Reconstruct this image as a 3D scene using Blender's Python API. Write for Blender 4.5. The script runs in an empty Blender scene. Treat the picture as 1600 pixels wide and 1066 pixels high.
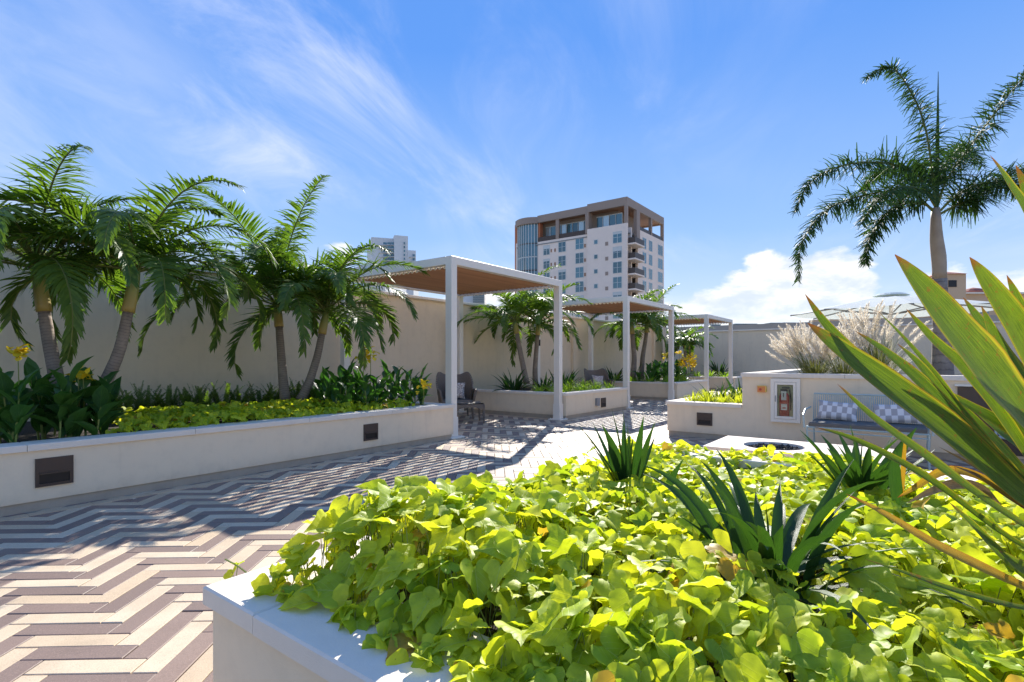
import bpy, math, random
from math import sin, cos, pi, radians, sqrt, exp
from mathutils import Vector, Matrix, noise
import numpy as np

random.seed(11)
R = random.Random(5)
S = bpy.context.scene
COL = S.collection

# ------------------------------------------------------------------ camera
# terrace axes: X runs along the garden wall, Y runs towards the garden wall
CAM = Vector((-6.268, -5.926, 1.25))
F, CU, HV = 830.0, 800.0, 563.5
RIGHT = Vector((0.6, -0.8, 0)); FWD = Vector((0.8, 0.6, 0))
cd = bpy.data.cameras.new('camera'); cam = bpy.data.objects.new('camera', cd); COL.objects.link(cam)
cam.location = CAM; cam.rotation_euler = (radians(90), 0, -radians(53.1301))
cd.sensor_width = 36; cd.lens = F / 1600 * 36; cd.shift_y = (HV - 533) / 1600
cd.clip_start = 0.05; cd.clip_end = 6000
S.camera = cam

# ------------------------------------------------------------------ sun and sky
SUNV = Vector((4.39, 2.06, 2.93)).normalized()
EL = math.asin(SUNV.z); AZ = math.atan2(SUNV.x, SUNV.y)
sd = bpy.data.lights.new('sun', 'SUN'); sun = bpy.data.objects.new('sun', sd); COL.objects.link(sun)
sun.rotation_euler = (-SUNV).to_track_quat('-Z', 'Y').to_euler()
sun.location = (0, 0, 30)
sd.energy = 2.15; sd.angle = radians(0.4); sd.color = (1.0, 0.95, 0.87)
S.view_settings.view_transform = 'Standard'; S.view_settings.look = 'None'
S.view_settings.exposure = 2.12; S.view_settings.gamma = 1.0
S.view_settings.use_curve_mapping = False
S.cycles.max_bounces = 8; S.cycles.transparent_max_bounces = 8
S.cycles.use_denoising = True

W = bpy.data.worlds.new('World'); S.world = W; W.use_nodes = True
SKY_STRENGTH = 0.15


class NT:
    def __init__(s, tree): s.t = tree; s.n = tree.nodes; s.l = tree.links
    def node(s, typ, **kw):
        n = s.n.new(typ)
        ins = kw.pop('ins', {})
        for k, v in kw.items(): setattr(n, k, v)
        for k, v in ins.items():
            sock = n.inputs[k]
            if isinstance(v, bpy.types.NodeSocket): s.l.new(v, sock)
            else: sock.default_value = v
        return n
    def math(s, op, a, b=0.0, c=0.0, clamp=False):
        return s.node('ShaderNodeMath', operation=op, use_clamp=clamp, ins={0: a, 1: b, 2: c}).outputs[0]
    def mix(s, f, a, b, blend='MIX'):
        n = s.node('ShaderNodeMix', data_type='RGBA', blend_type=blend)
        for k, v in ((0, f), (6, a), (7, b)):
            if isinstance(v, bpy.types.NodeSocket): s.l.new(v, n.inputs[k])
            else: n.inputs[k].default_value = v if k == 0 else (*v[:3], 1)
        return n.outputs[2]
    def ramp(s, f, stops, interp='LINEAR'):
        n = s.node('ShaderNodeValToRGB', ins={0: f}); cr = n.color_ramp; cr.interpolation = interp
        while len(cr.elements) < len(stops): cr.elements.new(0.5)
        for e, (p, c) in zip(cr.elements, stops):
            e.position = p; e.color = (c, c, c, 1) if isinstance(c, (int, float)) else (*c, 1)
        return n.outputs[0]
    def noise(s, vec, scale, detail=4, rough=0.55, dist=0.0, out=0):
        n = s.node('ShaderNodeTexNoise', ins={'Scale': scale, 'Detail': detail, 'Roughness': rough, 'Distortion': dist})
        if vec is not None: s.l.new(vec, n.inputs['Vector'])
        return n.outputs[out]
    def smooth(s, x, a, b):
        n = s.node('ShaderNodeMapRange', interpolation_type='SMOOTHSTEP', ins={0: x, 1: a, 2: b, 3: 0.0, 4: 1.0})
        return n.outputs[0]


def build_world():
    t = NT(W.node_tree); W.node_tree.nodes.clear()
    sky = t.node('ShaderNodeTexSky', sky_type='NISHITA', sun_disc=False, sun_elevation=EL, sun_rotation=AZ,
                 air_density=1.0, dust_density=0.0, ozone_density=4.0, altitude=50.0)
    hs = t.node('ShaderNodeHueSaturation', ins={'Saturation': 1.0, 'Value': 1.0, 'Color': sky.outputs[0]})
    tc = t.node('ShaderNodeTexCoord').outputs['Generated']
    nrm = t.node('ShaderNodeVectorMath', operation='NORMALIZE', ins={0: tc}).outputs[0]
    sep = t.node('ShaderNodeSeparateXYZ', ins={0: nrm}); x, y, z = sep.outputs
    # deep blue above, pale towards the horizon
    blue = t.ramp(z, [(0.0, (1.70, 1.74, 1.82)), (0.08, (0.95, 1.15, 1.50)), (0.22, (0.50, 0.83, 1.45)), (0.50, (0.18, 0.51, 1.37)), (1.0, (0.15, 0.42, 1.2))])
    base = t.mix(SKYMIX, hs.outputs[0], blue)
    # cirrus on a high flat layer
    zz = t.math('ADD', t.math('MAXIMUM', z, 0.0), 0.16)
    px = t.math('DIVIDE', x, zz); py = t.math('DIVIDE', y, zz)
    rx = t.math('ADD', t.math('MULTIPLY', px, 0.94), t.math('MULTIPLY', py, 0.34))
    ry = t.math('ADD', t.math('MULTIPLY', px, -0.34), t.math('MULTIPLY', py, 0.94))
    v1 = t.node('ShaderNodeCombineXYZ', ins={0: t.math('MULTIPLY', rx, 0.55), 1: t.math('MULTIPLY', ry, 1.25), 2: 9.1}).outputs[0]
    v2 = t.node('ShaderNodeCombineXYZ', ins={0: t.math('MULTIPLY', rx, 0.75), 1: t.math('MULTIPLY', ry, 0.62), 2: 12.2}).outputs[0]
    big = t.smooth(t.noise(v2, 0.9, 2, 0.5), 0.40, 0.72)
    fine = t.smooth(t.noise(v1, 1.9, 9, 0.62, 0.7), 0.36, 0.86)
    cir = t.math('MULTIPLY', t.math('MULTIPLY', big, fine), 1.5, clamp=True)
    # brighter bank on the left side of the view
    bank = t.smooth(t.math('ADD', t.math('MULTIPLY', x, -0.35), t.math('MULTIPLY', y, 0.94)), 0.52, 0.95)
    v3 = t.node('ShaderNodeCombineXYZ', ins={0: t.math('MULTIPLY', rx, 0.6), 1: t.math('MULTIPLY', ry, 1.5), 2: 1.3}).outputs[0]
    soft = t.smooth(t.noise(v3, 1.1, 9, 0.6, 0.5), 0.34, 0.66)
    cir = t.math('MAXIMUM', cir, t.math('MULTIPLY', t.math('MULTIPLY', bank, soft), 0.85))
    c1 = t.mix(t.math('MULTIPLY', cir, 0.55), base, (1.62, 1.66, 1.78))
    # cumulus low over the horizon
    az = t.math('ARCTAN2', y, x)
    vc = t.node('ShaderNodeCombineXYZ', ins={0: t.math('MULTIPLY', az, 3.0), 1: t.math('MULTIPLY', z, 6.5), 2: 2.0}).outputs[0]
    n1 = t.noise(vc, 1.9, 9, 0.56, 0.15)
    vb = t.node('ShaderNodeCombineXYZ', ins={0: t.math('MULTIPLY', az, 1.7), 1: 0.0, 2: 5.55}).outputs[0]
    top = t.math('MULTIPLY_ADD', t.noise(vb, 1.6, 4, 0.6), 0.36, CUM_OFF)
    d = t.math('SUBTRACT', top, z)
    cum = t.smooth(t.math('ADD', t.math('MULTIPLY', d, 3.0), t.math('SUBTRACT', n1, 0.5)), -0.02, 0.08)
    fadeb = t.smooth(z, 0.0, 0.13)
    cum = t.math('MULTIPLY', cum, t.math('MULTIPLY_ADD', fadeb, 0.75, 0.15))
    shade = t.noise(vc, 4.0, 6, 0.6, 0.2)
    cc = t.mix(t.smooth(shade, 0.35, 0.65), (1.25, 1.38, 1.65), (2.0, 1.93, 1.85))
    c2 = t.mix(cum, c1, cc)
    bg = t.node('ShaderNodeBackground', ins={'Color': c2, 'Strength': SKY_STRENGTH})
    out = t.node('ShaderNodeOutputWorld'); t.l.new(bg.outputs[0], out.inputs[0])


SKYMIX = 0.975
CUM_OFF = -0.06
build_world()


# ------------------------------------------------------------------ measuring helpers (photo measurements -> places on the terrace)
def P(u, v, Y):
    return CAM + RIGHT * ((u - CU) / F * Y) + FWD * Y + Vector((0, 0, -(v - HV) / F * Y))


def ray(u, v): return RIGHT * ((u - CU) / F) + FWD + Vector((0, 0, -(v - HV) / F))


def on(axis, val, u, v):
    r = ray(u, v); k = (val - CAM[axis]) / r[axis]
    return CAM + r * k


def cam_uv(p):
    d = Vector(p) - CAM; Y = d.dot(FWD)
    if Y < 0.05: return None
    return CU + F * d.dot(RIGHT) / Y, HV - F * d.z / Y, Y


# ------------------------------------------------------------------ materials
def new_mat(name):
    m = bpy.data.materials.new(name); m.use_nodes = True
    t = NT(m.node_tree); b = m.node_tree.nodes['Principled BSDF']
    return m, t, b


def rnd(t):
    oi = t.node('ShaderNodeObjectInfo').outputs['Random']
    isl = t.node('ShaderNodeNewGeometry').outputs['Random Per Island']
    return t.math('FRACT', t.math('ADD', oi, isl))


def plain(name, col, rough=0.6, metal=0.0, var=0.12, scale=3.0, bump=0.0, bscale=60, spec=0.5, coat=0.0, world=True):
    m, t, b = new_mat(name)
    vec = t.node('ShaderNodeNewGeometry').outputs['Position'] if world else t.node('ShaderNodeTexCoord').outputs['Object']
    n = t.noise(vec, scale, 6, 0.6)
    c = t.mix(n, [k * (1 - var) for k in col], [min(1, k * (1 + var)) for k in col])
    n2 = t.noise(vec, bscale, 4, 0.6)
    c = t.mix(t.math('MULTIPLY', n2, 0.25), c, [k * 0.8 for k in col])
    t.l.new(c, b.inputs['Base Color'])
    b.inputs['Roughness'].default_value = rough; b.inputs['Metallic'].default_value = metal
    b.inputs['Specular IOR Level'].default_value = spec
    if coat: b.inputs['Coat Weight'].default_value = coat
    if bump:
        bp = t.node('ShaderNodeBump', ins={'Strength': bump, 'Distance': 0.004, 'Height': n2})
        t.l.new(bp.outputs[0], b.inputs['Normal'])
    return m


def stucco(name, col, stain=0.2):
    m, t, b = new_mat(name)
    g = t.node('ShaderNodeNewGeometry').outputs['Position']
    n = t.noise(g, 0.7, 6, 0.6); n2 = t.noise(g, 190, 3, 0.6); n3 = t.noise(g, 7, 5, 0.65)
    mp = t.node('ShaderNodeMapping', ins={'Vector': g, 'Scale': (5.5, 5.5, 0.55)})
    streak = t.smooth(t.noise(mp.outputs[0], 1.3, 5, 0.6), 0.52, 0.8)
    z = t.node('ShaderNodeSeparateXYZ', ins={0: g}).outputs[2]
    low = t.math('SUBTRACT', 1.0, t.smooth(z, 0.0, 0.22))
    c = t.mix(n, [k * 0.9 for k in col], [min(1, k * 1.08) for k in col])
    c = t.mix(t.math('MULTIPLY', t.smooth(n3, 0.45, 0.7), 0.22), c, [k * 0.78 for k in col])
    c = t.mix(t.math('MULTIPLY', streak, stain), c, (col[0] * 0.62, col[1] * 0.6, col[2] * 0.58))
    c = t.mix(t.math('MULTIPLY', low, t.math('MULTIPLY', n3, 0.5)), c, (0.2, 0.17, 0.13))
    t.l.new(c, b.inputs['Base Color']); b.inputs['Roughness'].default_value = 0.88
    b.inputs['Specular IOR Level'].default_value = 0.25
    h = t.math('ADD', n2, t.math('MULTIPLY', t.noise(g, 45, 4, 0.6), 0.8))
    bp = t.node('ShaderNodeBump', ins={'Strength': 0.35, 'Distance': 0.003, 'Height': h})
    t.l.new(bp.outputs[0], b.inputs['Normal'])
    return m


def paver_mat(name, col, col2, rough, spec):
    m, t, b = new_mat(name)
    g = t.node('ShaderNodeNewGeometry').outputs['Position']
    r = rnd(t)
    sp = t.noise(g, 240, 3, 0.75); n = t.noise(g, 3.2, 6, 0.62); n3 = t.noise(g, 32, 5, 0.65)
    c = t.mix(r, col, col2)
    c = t.mix(t.smooth(n, 0.35, 0.75), c, t.mix(0.5, c, [k * 0.72 for k in col]))
    c = t.mix(t.math('MULTIPLY', t.smooth(sp, 0.5, 0.72), 0.5), c, [min(1, k * 1.7) for k in col])
    c = t.mix(t.math('MULTIPLY', t.smooth(t.noise(g, 170, 3, 0.6), 0.52, 0.7), 0.45), c, [k * 0.45 for k in col])
    stain = t.smooth(t.noise(g, 1.35, 7, 0.7, 0.6), 0.60, 0.74)
    c = t.mix(t.math('MULTIPLY', stain, 0.22), c, (0.10, 0.085, 0.07))
    t.l.new(c, b.inputs['Base Color'])
    b.inputs['Specular IOR Level'].default_value = spec
    t.l.new(t.math('MULTIPLY_ADD', n3, 0.25, rough - 0.12), b.inputs['Roughness'])
    bp = t.node('ShaderNodeBump', ins={'Strength': 0.35, 'Distance': 0.0015, 'Height': t.math('ADD', sp, n3)})
    t.l.new(bp.outputs[0], b.inputs['Normal'])
    return m


def leaf_mat(name, c1, c2, trans, tr=0.4, rough=0.45, spec=0.5, veins=0, under=None, edge=None, vcol=None):
    """leaf surface: colour per leaf, veins from the leaf's own UV (u across, v along)"""
    m, t, b = new_mat(name)
    r = rnd(t)
    g = t.node('ShaderNodeNewGeometry')
    n = t.noise(g.outputs['Position'], 28, 4, 0.6)
    n0 = t.noise(g.outputs['Position'], 3.0, 3, 0.5)
    c = t.mix(r, c1, c2)
    c = t.mix(t.math('MULTIPLY', t.smooth(n, 0.35, 0.75), 0.45), c, [k * 0.62 for k in c1])
    c = t.mix(t.math('MULTIPLY', t.smooth(n0, 0.4, 0.7), 0.35), c, c2)
    uv = t.node('ShaderNodeUVMap').outputs[0]
    su = t.node('ShaderNodeSeparateXYZ', ins={0: uv}); U, V = su.outputs[0], su.outputs[1]
    h = None
    if veins == 1:      # broad leaf: midrib and curved side veins
        au = t.math('ABSOLUTE', U)
        ph = t.math('SUBTRACT', V, t.math('MULTIPLY', au, 0.75))
        sv = t.math('ABSOLUTE', t.math('SINE', t.math('MULTIPLY', ph, 15.0)))
        side = t.math('SUBTRACT', 1.0, t.smooth(sv, 0.0, 0.22))
        side = t.math('MULTIPLY', side, t.math('SUBTRACT', 1.0, t.smooth(au, 0.25, 0.75)))
        mid = t.math('SUBTRACT', 1.0, t.smooth(au, 0.008, 0.035))
        ve = t.math('MAXIMUM', mid, t.math('MULTIPLY', side, 0.7))
        c = t.mix(t.math('MULTIPLY', ve, 0.55), c, vcol or [min(1, k * 1.7) for k in c2])
        sp_ = t.noise(g.outputs['Position'], 75, 3, 0.6)
        c = t.mix(t.math('MULTIPLY', t.smooth(sp_, 0.70, 0.74), 0.8 if name.startswith('sweet') else 0.3), c, (0.22, 0.13, 0.04))
        if name.startswith('sweet'): c = t.mix(t.smooth(r, 0.978, 0.985), c, (0.55, 0.36, 0.05))
        old = t.smooth(t.math('ADD', t.math('ABSOLUTE', U), t.math('MULTIPLY', n, 0.6)), 1.15, 1.35)
        c = t.mix(t.math('MULTIPLY', old, 0.5), c, [min(1, k * 1.25) for k in c2])
        h = t.math('SUBTRACT', t.math('MULTIPLY', n, 0.6), ve)
    if veins == 2:      # sword leaf: long parallel streaks
        mp = t.node('ShaderNodeMapping', ins={'Vector': uv, 'Scale': (1.0, 0.12, 1)})
        add = t.node('ShaderNodeVectorMath', operation='ADD', ins={0: mp.outputs[0], 1: t.node('ShaderNodeCombineXYZ', ins={0: t.math('MULTIPLY', r, 13.0), 1: 0.0, 2: 0.0}).outputs[0]})
        st = t.noise(add.outputs[0], 11, 5, 0.65, 0.2)
        st2 = t.noise(add.outputs[0], 70, 4, 0.7)
        c = t.mix(t.smooth(st, 0.38, 0.66), c, c2)
        c = t.mix(t.math('MULTIPLY', t.smooth(st2, 0.38, 0.62), 0.7), c, [k * 0.55 for k in c1])
        h = t.math('MULTIPLY', st2, 1.0)
        if edge:
            au = t.math('ABSOLUTE', U)
            yel = t.smooth(t.math('ADD', au, t.math('MULTIPLY', t.math('SUBTRACT', st, 0.5), 1.3)), 0.72, 1.15)
            c = t.mix(t.math('MULTIPLY', yel, 0.75), c, edge[0])
            blot = t.noise(g.outputs['Position'], 60, 5, 0.7)
            tip = t.smooth(t.math('ADD', V, t.math('MULTIPLY', t.math('SUBTRACT', blot, 0.5), 0.10)), 0.93, 0.995)
            rim = t.smooth(au, 0.90, 0.985)
            c = t.mix(t.math('MAXIMUM', tip, t.math('MULTIPLY', rim, 0.6)), c, edge[1])
            c = t.mix(t.math('MULTIPLY', t.smooth(blot, 0.60, 0.66), 0.75), c, edge[1])
    t.l.new(c, b.inputs['Base Color']); b.inputs['Roughness'].default_value = rough
    b.inputs['Specular IOR Level'].default_value = spec
    bp = t.node('ShaderNodeBump', ins={'Strength': 0.35 if veins else 0.15, 'Distance': 0.003, 'Height': h if h is not None else n})
    t.l.new(bp.outputs[0], b.inputs['Normal'])
    tl = t.node('ShaderNodeBsdfTranslucent')
    tc = t.mix(1.0, c, trans, 'MULTIPLY')
    t.l.new(tc, tl.inputs[0]); t.l.new(bp.outputs[0], tl.inputs['Normal'])
    ad = t.node('ShaderNodeMixShader', ins={0: tr, 1: b.outputs[0], 2: tl.outputs[0]})
    t.l.new(ad.outputs[0], m.node_tree.nodes['Material Output'].inputs[0])
    return m


def glass_mat(name, col=(0.05, 0.10, 0.12), rough=0.05):
    m, t, b = new_mat(name)
    r = rnd(t)
    t.l.new(t.mix(r, col, [k * 1.9 for k in col]), b.inputs['Base Color'])
    b.inputs['Roughness'].default_value = rough; b.inputs['Specular IOR Level'].default_value = 1.0
    b.inputs['Metallic'].default_value = 0.25
    return m


def trunk_mat(name, c1, c2, ring=26.0):
    m, t, b = new_mat(name)
    uv = t.node('ShaderNodeUVMap').outputs[0]
    s = t.node('ShaderNodeSeparateXYZ', ins={0: uv})
    g = t.node('ShaderNodeNewGeometry').outputs['Position']
    n = t.noise(g, 14, 6, 0.65)
    w = t.math('SINE', t.math('ADD', t.math('MULTIPLY', s.outputs[1], ring), t.math('MULTIPLY', n, 7.0)))
    rg = t.smooth(w, 0.72, 0.97)
    c = t.mix(n, c1, c2)
    c = t.mix(t.math('MULTIPLY', rg, 0.5), c, [k * 0.45 for k in c1])
    c = t.mix(t.math('MULTIPLY', t.smooth(t.noise(g, 5, 4, 0.6), 0.5, 0.7), 0.4), c, [min(1, k * 1.35) for k in c2])
    t.l.new(c, b.inputs['Base Color']); b.inputs['Roughness'].default_value = 0.85
    bp = t.node('ShaderNodeBump', ins={'Strength': 0.35, 'Distance': 0.006, 'Height': t.math('SUBTRACT', n, rg)})
    t.l.new(bp.outputs[0], b.inputs['Normal'])
    return m


def shaft_mat():
    m, t, b = new_mat('crownshaft')
    uv = t.node('ShaderNodeUVMap').outputs[0]
    s = t.node('ShaderNodeSeparateXYZ', ins={0: uv})
    g = t.node('ShaderNodeNewGeometry').outputs['Position']
    n = t.noise(g, 9, 5, 0.6)
    c = t.ramp(t.math('ADD', s.outputs[1], t.math('MULTIPLY', t.math('SUBTRACT', n, 0.5), 0.7)), [(0.1, (0.42, 0.30, 0.08)), (0.5, (0.30, 0.30, 0.07)), (0.95, (0.12, 0.2, 0.05))])
    t.l.new(c, b.inputs['Base Color']); b.inputs['Roughness'].default_value = 0.4
    return m


def wood_mat(name, c1, c2):
    m, t, b = new_mat(name)
    g = t.node('ShaderNodeNewGeometry').outputs['Position']
    r = rnd(t)
    mp = t.node('ShaderNodeMapping', ins={'Vector': g, 'Scale': (1.2, 26, 26)})
    n = t.noise(mp.outputs[0], 1.6, 6, 0.6, 0.6)
    c = t.mix(n, c1, c2); c = t.mix(t.math('MULTIPLY', r, 0.45), c, [k * 0.65 for k in c1])
    t.l.new(c, b.inputs['Base Color']); b.inputs['Roughness'].default_value = 0.55
    return m


def wicker_mat(name, col):
    m, t, b = new_mat(name)
    uv = t.node('ShaderNodeUVMap').outputs[0]
    s = t.node('ShaderNodeSeparateXYZ', ins={0: uv})
    a = t.math('SINE', t.math('MULTIPLY', s.outputs[0], 260.0)); c_ = t.math('SINE', t.math('MULTIPLY', s.outputs[1], 260.0))
    w = t.math('MULTIPLY', a, c_)
    c = t.mix(t.smooth(w, -0.6, 0.6), [k * 0.45 for k in col], col)
    t.l.new(c, b.inputs['Base Color']); b.inputs['Roughness'].default_value = 0.6
    bp = t.node('ShaderNodeBump', ins={'Strength': 0.6, 'Distance': 0.004, 'Height': w}); t.l.new(bp.outputs[0], b.inputs['Normal'])
    return m


def pillow_mat(name, kind):
    m, t, b = new_mat(name)
    uv = t.node('ShaderNodeUVMap').outputs[0]
    g = t.node('ShaderNodeNewGeometry').outputs['Position']
    if kind == 'check':
        s = t.node('ShaderNodeSeparateXYZ', ins={0: uv})
        a = t.math('MODULO', t.math('FLOOR', t.math('MULTIPLY', s.outputs[0], 8.0)), 2.0)
        c_ = t.math('MODULO', t.math('FLOOR', t.math('MULTIPLY', s.outputs[1], 3.0)), 2.0)
        x = t.math('ABSOLUTE', t.math('SUBTRACT', a, c_))
        fine = t.noise(g, 380, 2, 0.6)
        c = t.mix(x, (0.36, 0.34, 0.34), (0.72, 0.70, 0.69)); c = t.mix(t.math('MULTIPLY', fine, 0.3), c, (0.5, 0.48, 0.48))
    else:
        w = t.node('ShaderNodeTexVoronoi', ins={'Scale': 6.5, 'Vector': uv}); w.feature = 'DISTANCE_TO_EDGE'
        n = t.noise(uv, 5.5, 3, 0.5, 1.6)
        x = t.smooth(t.math('ABSOLUTE', t.math('SUBTRACT', n, 0.5)), 0.02, 0.055)
        c = t.mix(x, (0.12, 0.06, 0.07) if kind == 'dark' else (0.30, 0.16, 0.17), (0.66, 0.60, 0.52))
    t.l.new(c, b.inputs['Base Color']); b.inputs['Roughness'].default_value = 0.9
    return m


M = {}
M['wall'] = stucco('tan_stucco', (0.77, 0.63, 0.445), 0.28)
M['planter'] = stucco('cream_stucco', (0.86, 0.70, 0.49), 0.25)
M['cap'] = stucco('pale_cap', (0.82, 0.72, 0.59), 0.10)
M['plinth'] = stucco('raw_plinth', (0.50, 0.42, 0.32), 0.4)
M['soil'] = plain('soil', (0.035, 0.026, 0.018), 1.0, var=0.5, scale=20, bump=1.0, bscale=90)
M['cream'] = paver_mat('cream_paver', (0.58, 0.44, 0.29), (0.70, 0.57, 0.41), 0.64, 0.15)
M['dark'] = paver_mat('brown_paver', (0.31, 0.22, 0.175), (0.20, 0.147, 0.125), 0.55, 0.25)
M['grout'] = plain('joint_sand', (0.14, 0.115, 0.085), 1.0, var=0.3, scale=9, bump=0.6, bscale=300)
M['white'] = plain('white_painted_metal', (0.83, 0.76, 0.645), 0.4, var=0.03, scale=1.5)
M['slat'] = wood_mat('tan_wood', (0.40, 0.205, 0.105), (0.52, 0.285, 0.155))
M['bronze'] = plain('bronze_metal', (0.075, 0.055, 0.045), 0.45, 0.4, var=0.15)
M['black'] = plain('black_metal', (0.012, 0.012, 0.014), 0.4, 0.3)
M['wicker'] = wicker_mat('taupe_wicker', (0.27, 0.215, 0.165))
M['greybox'] = plain('grey_box', (0.30, 0.30, 0.30), 0.5, 0.2)
M['concrete'] = stucco('pale_concrete', (0.74, 0.64, 0.54), 0.12)
M['lava'] = plain('lava_rock', (0.035, 0.028, 0.028), 0.9, var=0.6, scale=25, bump=1.0, bscale=120)
M['mint'] = plain('mint_metal', (0.36, 0.47, 0.48), 0.4, 0.1, var=0.05)
M['cushion'] = plain('charcoal_cushion', (0.12, 0.118, 0.11), 0.9, var=0.1, bump=0.5, bscale=500)
M['check'] = pillow_mat('check_pillow', 'check'); M['pilA'] = pillow_mat('brown_pillow', 'dark'); M['pilB'] = pillow_mat('rose_pillow', 'rose')
M['red'] = plain('red_paint', (0.45, 0.02, 0.015), 0.3, coat=0.5)
M['orange'] = plain('orange_plastic', (0.75, 0.25, 0.06), 0.4)
M['label'] = plain('label_white', (0.78, 0.76, 0.74), 0.6, var=0.03)
M['canopy'] = leaf_mat('pale_canopy', (0.78, 0.82, 0.78), (0.82, 0.85, 0.81), (0.95, 1.0, 0.97), tr=0.35, rough=0.9, spec=0.1)
M['pink'] = stucco('pink_render', (0.82, 0.70, 0.60), 0.05)
M['brownfascia'] = plain('brown_fascia', (0.32, 0.245, 0.195), 0.7, var=0.06, scale=0.3)
M['soffit'] = plain('wood_soffit', (0.33, 0.17, 0.10), 0.6, var=0.1, scale=0.6)
M['terra'] = plain('terracotta_render', (0.50, 0.17, 0.08), 0.8, var=0.08, scale=0.3)
M['glass'] = glass_mat('window_glass', (0.05, 0.11, 0.13)); M['glassw'] = glass_mat('bright_glass', (0.30, 0.38, 0.40), 0.1)
M['frame'] = plain('pale_frame', (0.55, 0.58, 0.56), 0.5)
M['whitetower'] = plain('white_render', (0.62, 0.63, 0.62), 0.8, var=0.05, scale=0.1)
M['peach'] = stucco('peach_render', (0.62, 0.43, 0.27), 0.1)
M['rooftile'] = plain('red_roof_tile', (0.36, 0.12, 0.08), 0.8, var=0.3, scale=6)
M['unit'] = plain('grey_green_metal', (0.23, 0.27, 0.26), 0.6, 0.2, var=0.08)
M['roofgrey'] = plain('grey_roofing', (0.26, 0.26, 0.25), 0.9, scale=0.5)
M['ground'] = plain('far_ground', (0.24, 0.23, 0.19), 1.0, var=0.5, scale=0.02)
M['mulch'] = plain('planter_inner', (0.06, 0.05, 0.035), 1.0)

M['vine'] = leaf_mat('sweet_potato_leaf', (0.29, 0.45, 0.024), (0.72, 0.74, 0.05), (1.4, 1.3, 0.6), tr=0.47, rough=0.5, spec=0.32, veins=1, vcol=(0.62, 0.70, 0.22))
M['vinestem'] = plain('vine_stem', (0.22, 0.26, 0.05), 0.6)
M['strap'] = leaf_mat('dark_strap_leaf', (0.028, 0.078, 0.018), (0.06, 0.115, 0.024), (1.6, 2.0, 0.7), tr=0.26, rough=0.45, spec=0.3, veins=2)
M['canna'] = leaf_mat('canna_leaf', (0.030, 0.095, 0.025), (0.07, 0.16, 0.03), (1.7, 2.1, 0.7), tr=0.32, rough=0.38, spec=0.5, veins=1)
M['cannayel'] = leaf_mat('yellow_petal', (0.95, 0.66, 0.02), (0.98, 0.80, 0.06), (1.0, 1.0, 0.6), tr=0.4, rough=0.6)
M['fern'] = leaf_mat('fern_leaf', (0.14, 0.27, 0.03), (0.34, 0.46, 0.04), (1.6, 1.7, 0.7), tr=0.4, rough=0.5)
M['fernbright'] = leaf_mat('bright_fern_leaf', (0.36, 0.46, 0.03), (0.66, 0.66, 0.06), (1.4, 1.4, 0.7), tr=0.42, rough=0.5)  # brighter, yellower leaf colour of the low ledge ferns
M['sword'] = leaf_mat('sword_fern_leaf', (0.07, 0.13, 0.025), (0.15, 0.22, 0.035), (1.6, 1.7, 0.7), tr=0.35, rough=0.5)
M['palm'] = leaf_mat('palm_leaflet', (0.050, 0.105, 0.016), (0.14, 0.205, 0.03), (2.0, 2.2, 0.8), tr=0.36, rough=0.48, spec=0.3)
M['palmfar'] = leaf_mat('palm_leaflet_light', (0.05, 0.12, 0.02), (0.14, 0.22, 0.03), (1.9, 2.0, 0.7), tr=0.36, rough=0.4)
M['foxtail'] = leaf_mat('foxtail_leaflet', (0.030, 0.070, 0.018), (0.06, 0.115, 0.028), (1.6, 1.8, 0.7), tr=0.25, rough=0.6, spec=0.2)
M['rachis'] = plain('frond_rib', (0.15, 0.17, 0.045), 0.8, spec=0.15, world=False)
M['giant'] = leaf_mat('giant_sword_leaf', (0.045, 0.105, 0.012), (0.17, 0.24, 0.02), (1.5, 1.5, 0.5), tr=0.34, rough=0.36, spec=0.45, veins=2, edge=((0.58, 0.46, 0.04), (0.20, 0.07, 0.02)))
M['giantorange'] = leaf_mat('orange_sword_leaf', (0.42, 0.20, 0.03), (0.50, 0.38, 0.05), (1.4, 1.2, 0.5), tr=0.35, rough=0.5, veins=2, edge=((0.62, 0.25, 0.03), (0.25, 0.06, 0.02)))
M['dry'] = leaf_mat('dry_leaf', (0.16, 0.09, 0.05), (0.50, 0.36, 0.22), (1, 0.9, 0.8), tr=0.1, rough=0.8, veins=2)
M['trunk'] = trunk_mat('palm_trunk', (0.18, 0.14, 0.11), (0.33, 0.265, 0.205), 190.0)
M['trunkfox'] = trunk_mat('foxtail_trunk', (0.17, 0.14, 0.12), (0.30, 0.26, 0.22), 60.0)
M['shaft'] = shaft_mat()
M['shaftpale'] = plain('pale_crownshaft', (0.36, 0.28, 0.20), 0.6, var=0.3, scale=8)
M['grass'] = leaf_mat('grass_blade', (0.13, 0.17, 0.05), (0.26, 0.27, 0.09), (1.5, 1.4, 0.8), tr=0.35, rough=0.55)
M['plume'] = leaf_mat('feather_plume', (0.88, 0.80, 0.68), (0.95, 0.90, 0.80), (1, 1, 0.98), tr=0.55, rough=0.9, spec=0.1)


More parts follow.
